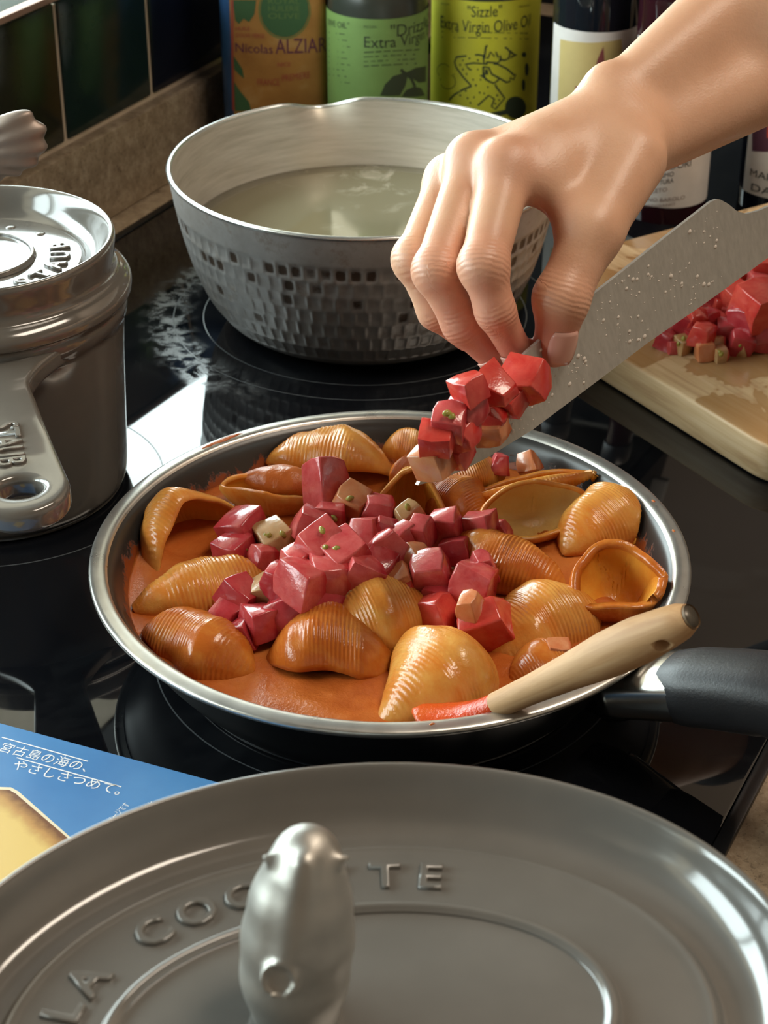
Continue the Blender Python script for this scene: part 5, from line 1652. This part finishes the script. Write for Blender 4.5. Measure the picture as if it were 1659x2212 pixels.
# forearm from two bones, flattened, with the ulna head on the upper side
up_arm = nrm(UP - armd * (UP @ armd))
ul0, ra0 = P['wr'] + up_arm * .0100 + armd * .004, P['wr'] - up_arm * .0110
pm_ = P['wr'] + (P['el'] - P['wr']) * .53
ul1, ra1 = pm_ + up_arm * .0185, pm_ - up_arm * .0165
arm = smin(g.cone(ul0, ul1, .0128, .0225), g.cone(ra0, ra1, .0150, .0240), .012)
arm = smin(arm, g.cone(pm_, P['el'], .0380, .0420), .012)
arm = smin(arm, g.ball(P['wr'] + up_arm * .0148 + armd * .004 - RT * .004, .0095), .006)
body = smin(palm, arm, .010)
body = smin(body, kn, .004)
body = smin(body, thumb, .008)
full_ = smin(body, fmin, .0055)
# keep a crease between neighbouring fingers
V, F = g.mesh(full_)
V = lap(V, F, 3, .5)
def skin():
    m, n, l, b = new_mat('skin')
    v = coords(n, l)
    f = noise(n, l, v, 30, 5, 0.6)
    g_ = noise(n, l, v, 420, 4, 0.7)
    at_ = n.new('ShaderNodeAttribute'); at_.attribute_name = 'flush'
    c = ramp(n, l, f, [(0.3, (0.62, 0.345, 0.215)), (0.7, (0.70, 0.415, 0.275))])
    c = mixc(n, l, math_(n, l, 'MULTIPLY', at_.outputs['Fac'], 0.80), c, (0.58, 0.185, 0.13))
    l.new(c, b.inputs['Base Color'])
    setp(b, rough=0.42, sss=0.18)
    b.inputs['Subsurface Radius'].default_value = (0.008, 0.003, 0.0015)
    st = n.new('ShaderNodeTexVoronoi'); st.inputs['Scale'].default_value = 900
    l.new(v, st.inputs['Vector'])
    cr = n.new('ShaderNodeAttribute'); cr.attribute_name = 'crease'
    alg = n.new('ShaderNodeAttribute'); alg.attribute_name = 'along'
    ph = math_(n, l, 'ADD', math_(n, l, 'MULTIPLY', alg.outputs['Fac'], 2 * PI / 0.0021), math_(n, l, 'MULTIPLY', noise(n, l, v, 120, 3), 9.0))
    wr_ = math_(n, l, 'MULTIPLY', math_(n, l, 'MULTIPLY', math_(n, l, 'SINE', ph), cr.outputs['Fac']), 0.9)
    hgt_ = math_(n, l, 'ADD', math_(n, l, 'ADD', g_, math_(n, l, 'MULTIPLY', st.outputs['Distance'], 0.4)), wr_)
    bump(n, l, b, hgt_, 0.20, 0.0006)
    return m
person = thing('person', (*P['el'][:2], P['el'][2] - .03), 'bare forearm and hand pinching diced tomato off the knife', 'person')
arm_o = obj('forearm_and_hand', V, F, skin(), person)
M_sleeve = noisy('grey_sleeve', [(0.3, (0.10, 0.10, 0.11)), (0.7, (0.15, 0.15, 0.16))], 120, 0.9, bmp=0.3)
sl_r = [(.047, .047), (.050, .050), (.051, .051), (.052, .053), (.056, .057), (.060, .061), (.062, .063)]
sl_p = [P['el'] + armd * t for t in (-.030, -.028, -.006, .02, .07, .14, .22)]
sl = obj('sleeve', *tube(sl_p, sl_r, 32), M_sleeve, person)
fl = np.zeros(len(V))
for k, r, w in (('itip', .020, 1), ('mtip', .020, 1), ('rtip', .020, 1), ('ttip', .020, .8), ('ptip', .02, 1), ('idip', .018, .5), ('mdip', .018, .6), ('tip_', .016, .3), ('ipip', .014, .45), ('mpip', .014, .45), ('imcp', .016, .35), ('mmcp', .014, .3)):
    d_ = np.linalg.norm(V - P[k], axis=1)
    fl = np.maximum(fl, w * np.clip(1 - (d_ - r * .5) / r, 0, 1))
web_c = atd(1190, 500, .76)
fl = np.maximum(fl, .6 * np.clip(1 - np.linalg.norm(V - web_c, axis=1) / .020, 0, 1))
a_ = arm_o.data.attributes.new('flush', 'FLOAT', 'POINT'); a_.data.foreach_set('value', fl.astype(np.float32))
cw, cal = np.zeros(len(V)), np.zeros(len(V))
for k, a_k, b_k, wk in (('ipip', 'imcp', 'idip', .008), ('mpip', 'mmcp', 'mdip', .008), ('rpip', 'rmcp', 'rdip', .008), ('idip', 'ipip', 'itip', .005), ('mdip', 'mpip', 'mtip', .005), ('tip_', 'tmcp', 'ttip', .008), ('wr', 'imcp', 'el', .012)):
    ax_k = nrm(P[b_k] - P[a_k])
    dd = V - P[k]
    al_k = dd @ ax_k
    w_k = np.exp(-(al_k / wk) ** 2) * (np.linalg.norm(dd, axis=1) < (.05 if k == 'wr' else .022)) * (.12 if k == 'wr' else .8)
    sel = w_k > cw
    cw[sel], cal[sel] = w_k[sel], al_k[sel]
for nm_, vv in (('crease', cw), ('along', cal)):
    a_ = arm_o.data.attributes.new(nm_, 'FLOAT', 'POINT'); a_.data.foreach_set('value', vv.astype(np.float32))
M_nail = mat('finger_nail', (0.66, 0.36, 0.29), 0.25, spec=0.6)
def nail(base, tip, out, r, ln, wd, shift=0.0, rb=None):
    """curved plate on the finger's outer side near the tip"""
    t = nrm(tip - base); o = nrm(out - t * (out @ t)); s = np.cross(t, o)
    V = []
    nu, nv = 9, 9
    for i in range(nu):
        u = i / (nu - 1)
        w = wd * (1 - 0.9 * abs(u - .45) ** 2.6 * 2.2)
        for j in range(nv):
            q = -1 + 2 * j / (nv - 1)
            r_ = (rb or r) + (r - (rb or r)) * u
            ang = q * w / r_
            drop = .0012 * u * u * u
            V.append(tip + t * (-ln * .70 + ln * u + shift) + o * ((r_ + .0003 - drop) * math.cos(ang)) + s * (r_ * math.sin(ang)))
    o_ = obj('finger_nail', V, grid_faces(nu, nv), M_nail, person)
    sm = o_.modifiers.new('t', 'SOLIDIFY'); sm.thickness = .0006; sm.offset = 0
    return o_
nail(P['tip_'], P['ttip'], -FW * 1.0 + RT * .34 + UP * .1, .0082, .0150, .0068, .0000, .0093)
nail(P['idip'], P['itip'], -RT * .45 - UP * .50 - FW * .75, .0061, .0120, .0048, .004, .0068)
nail(P['mdip'], P['mtip'], -RT * .35 - UP * .65 - FW * .65, .0061, .0115, .0048, .004, .0068)
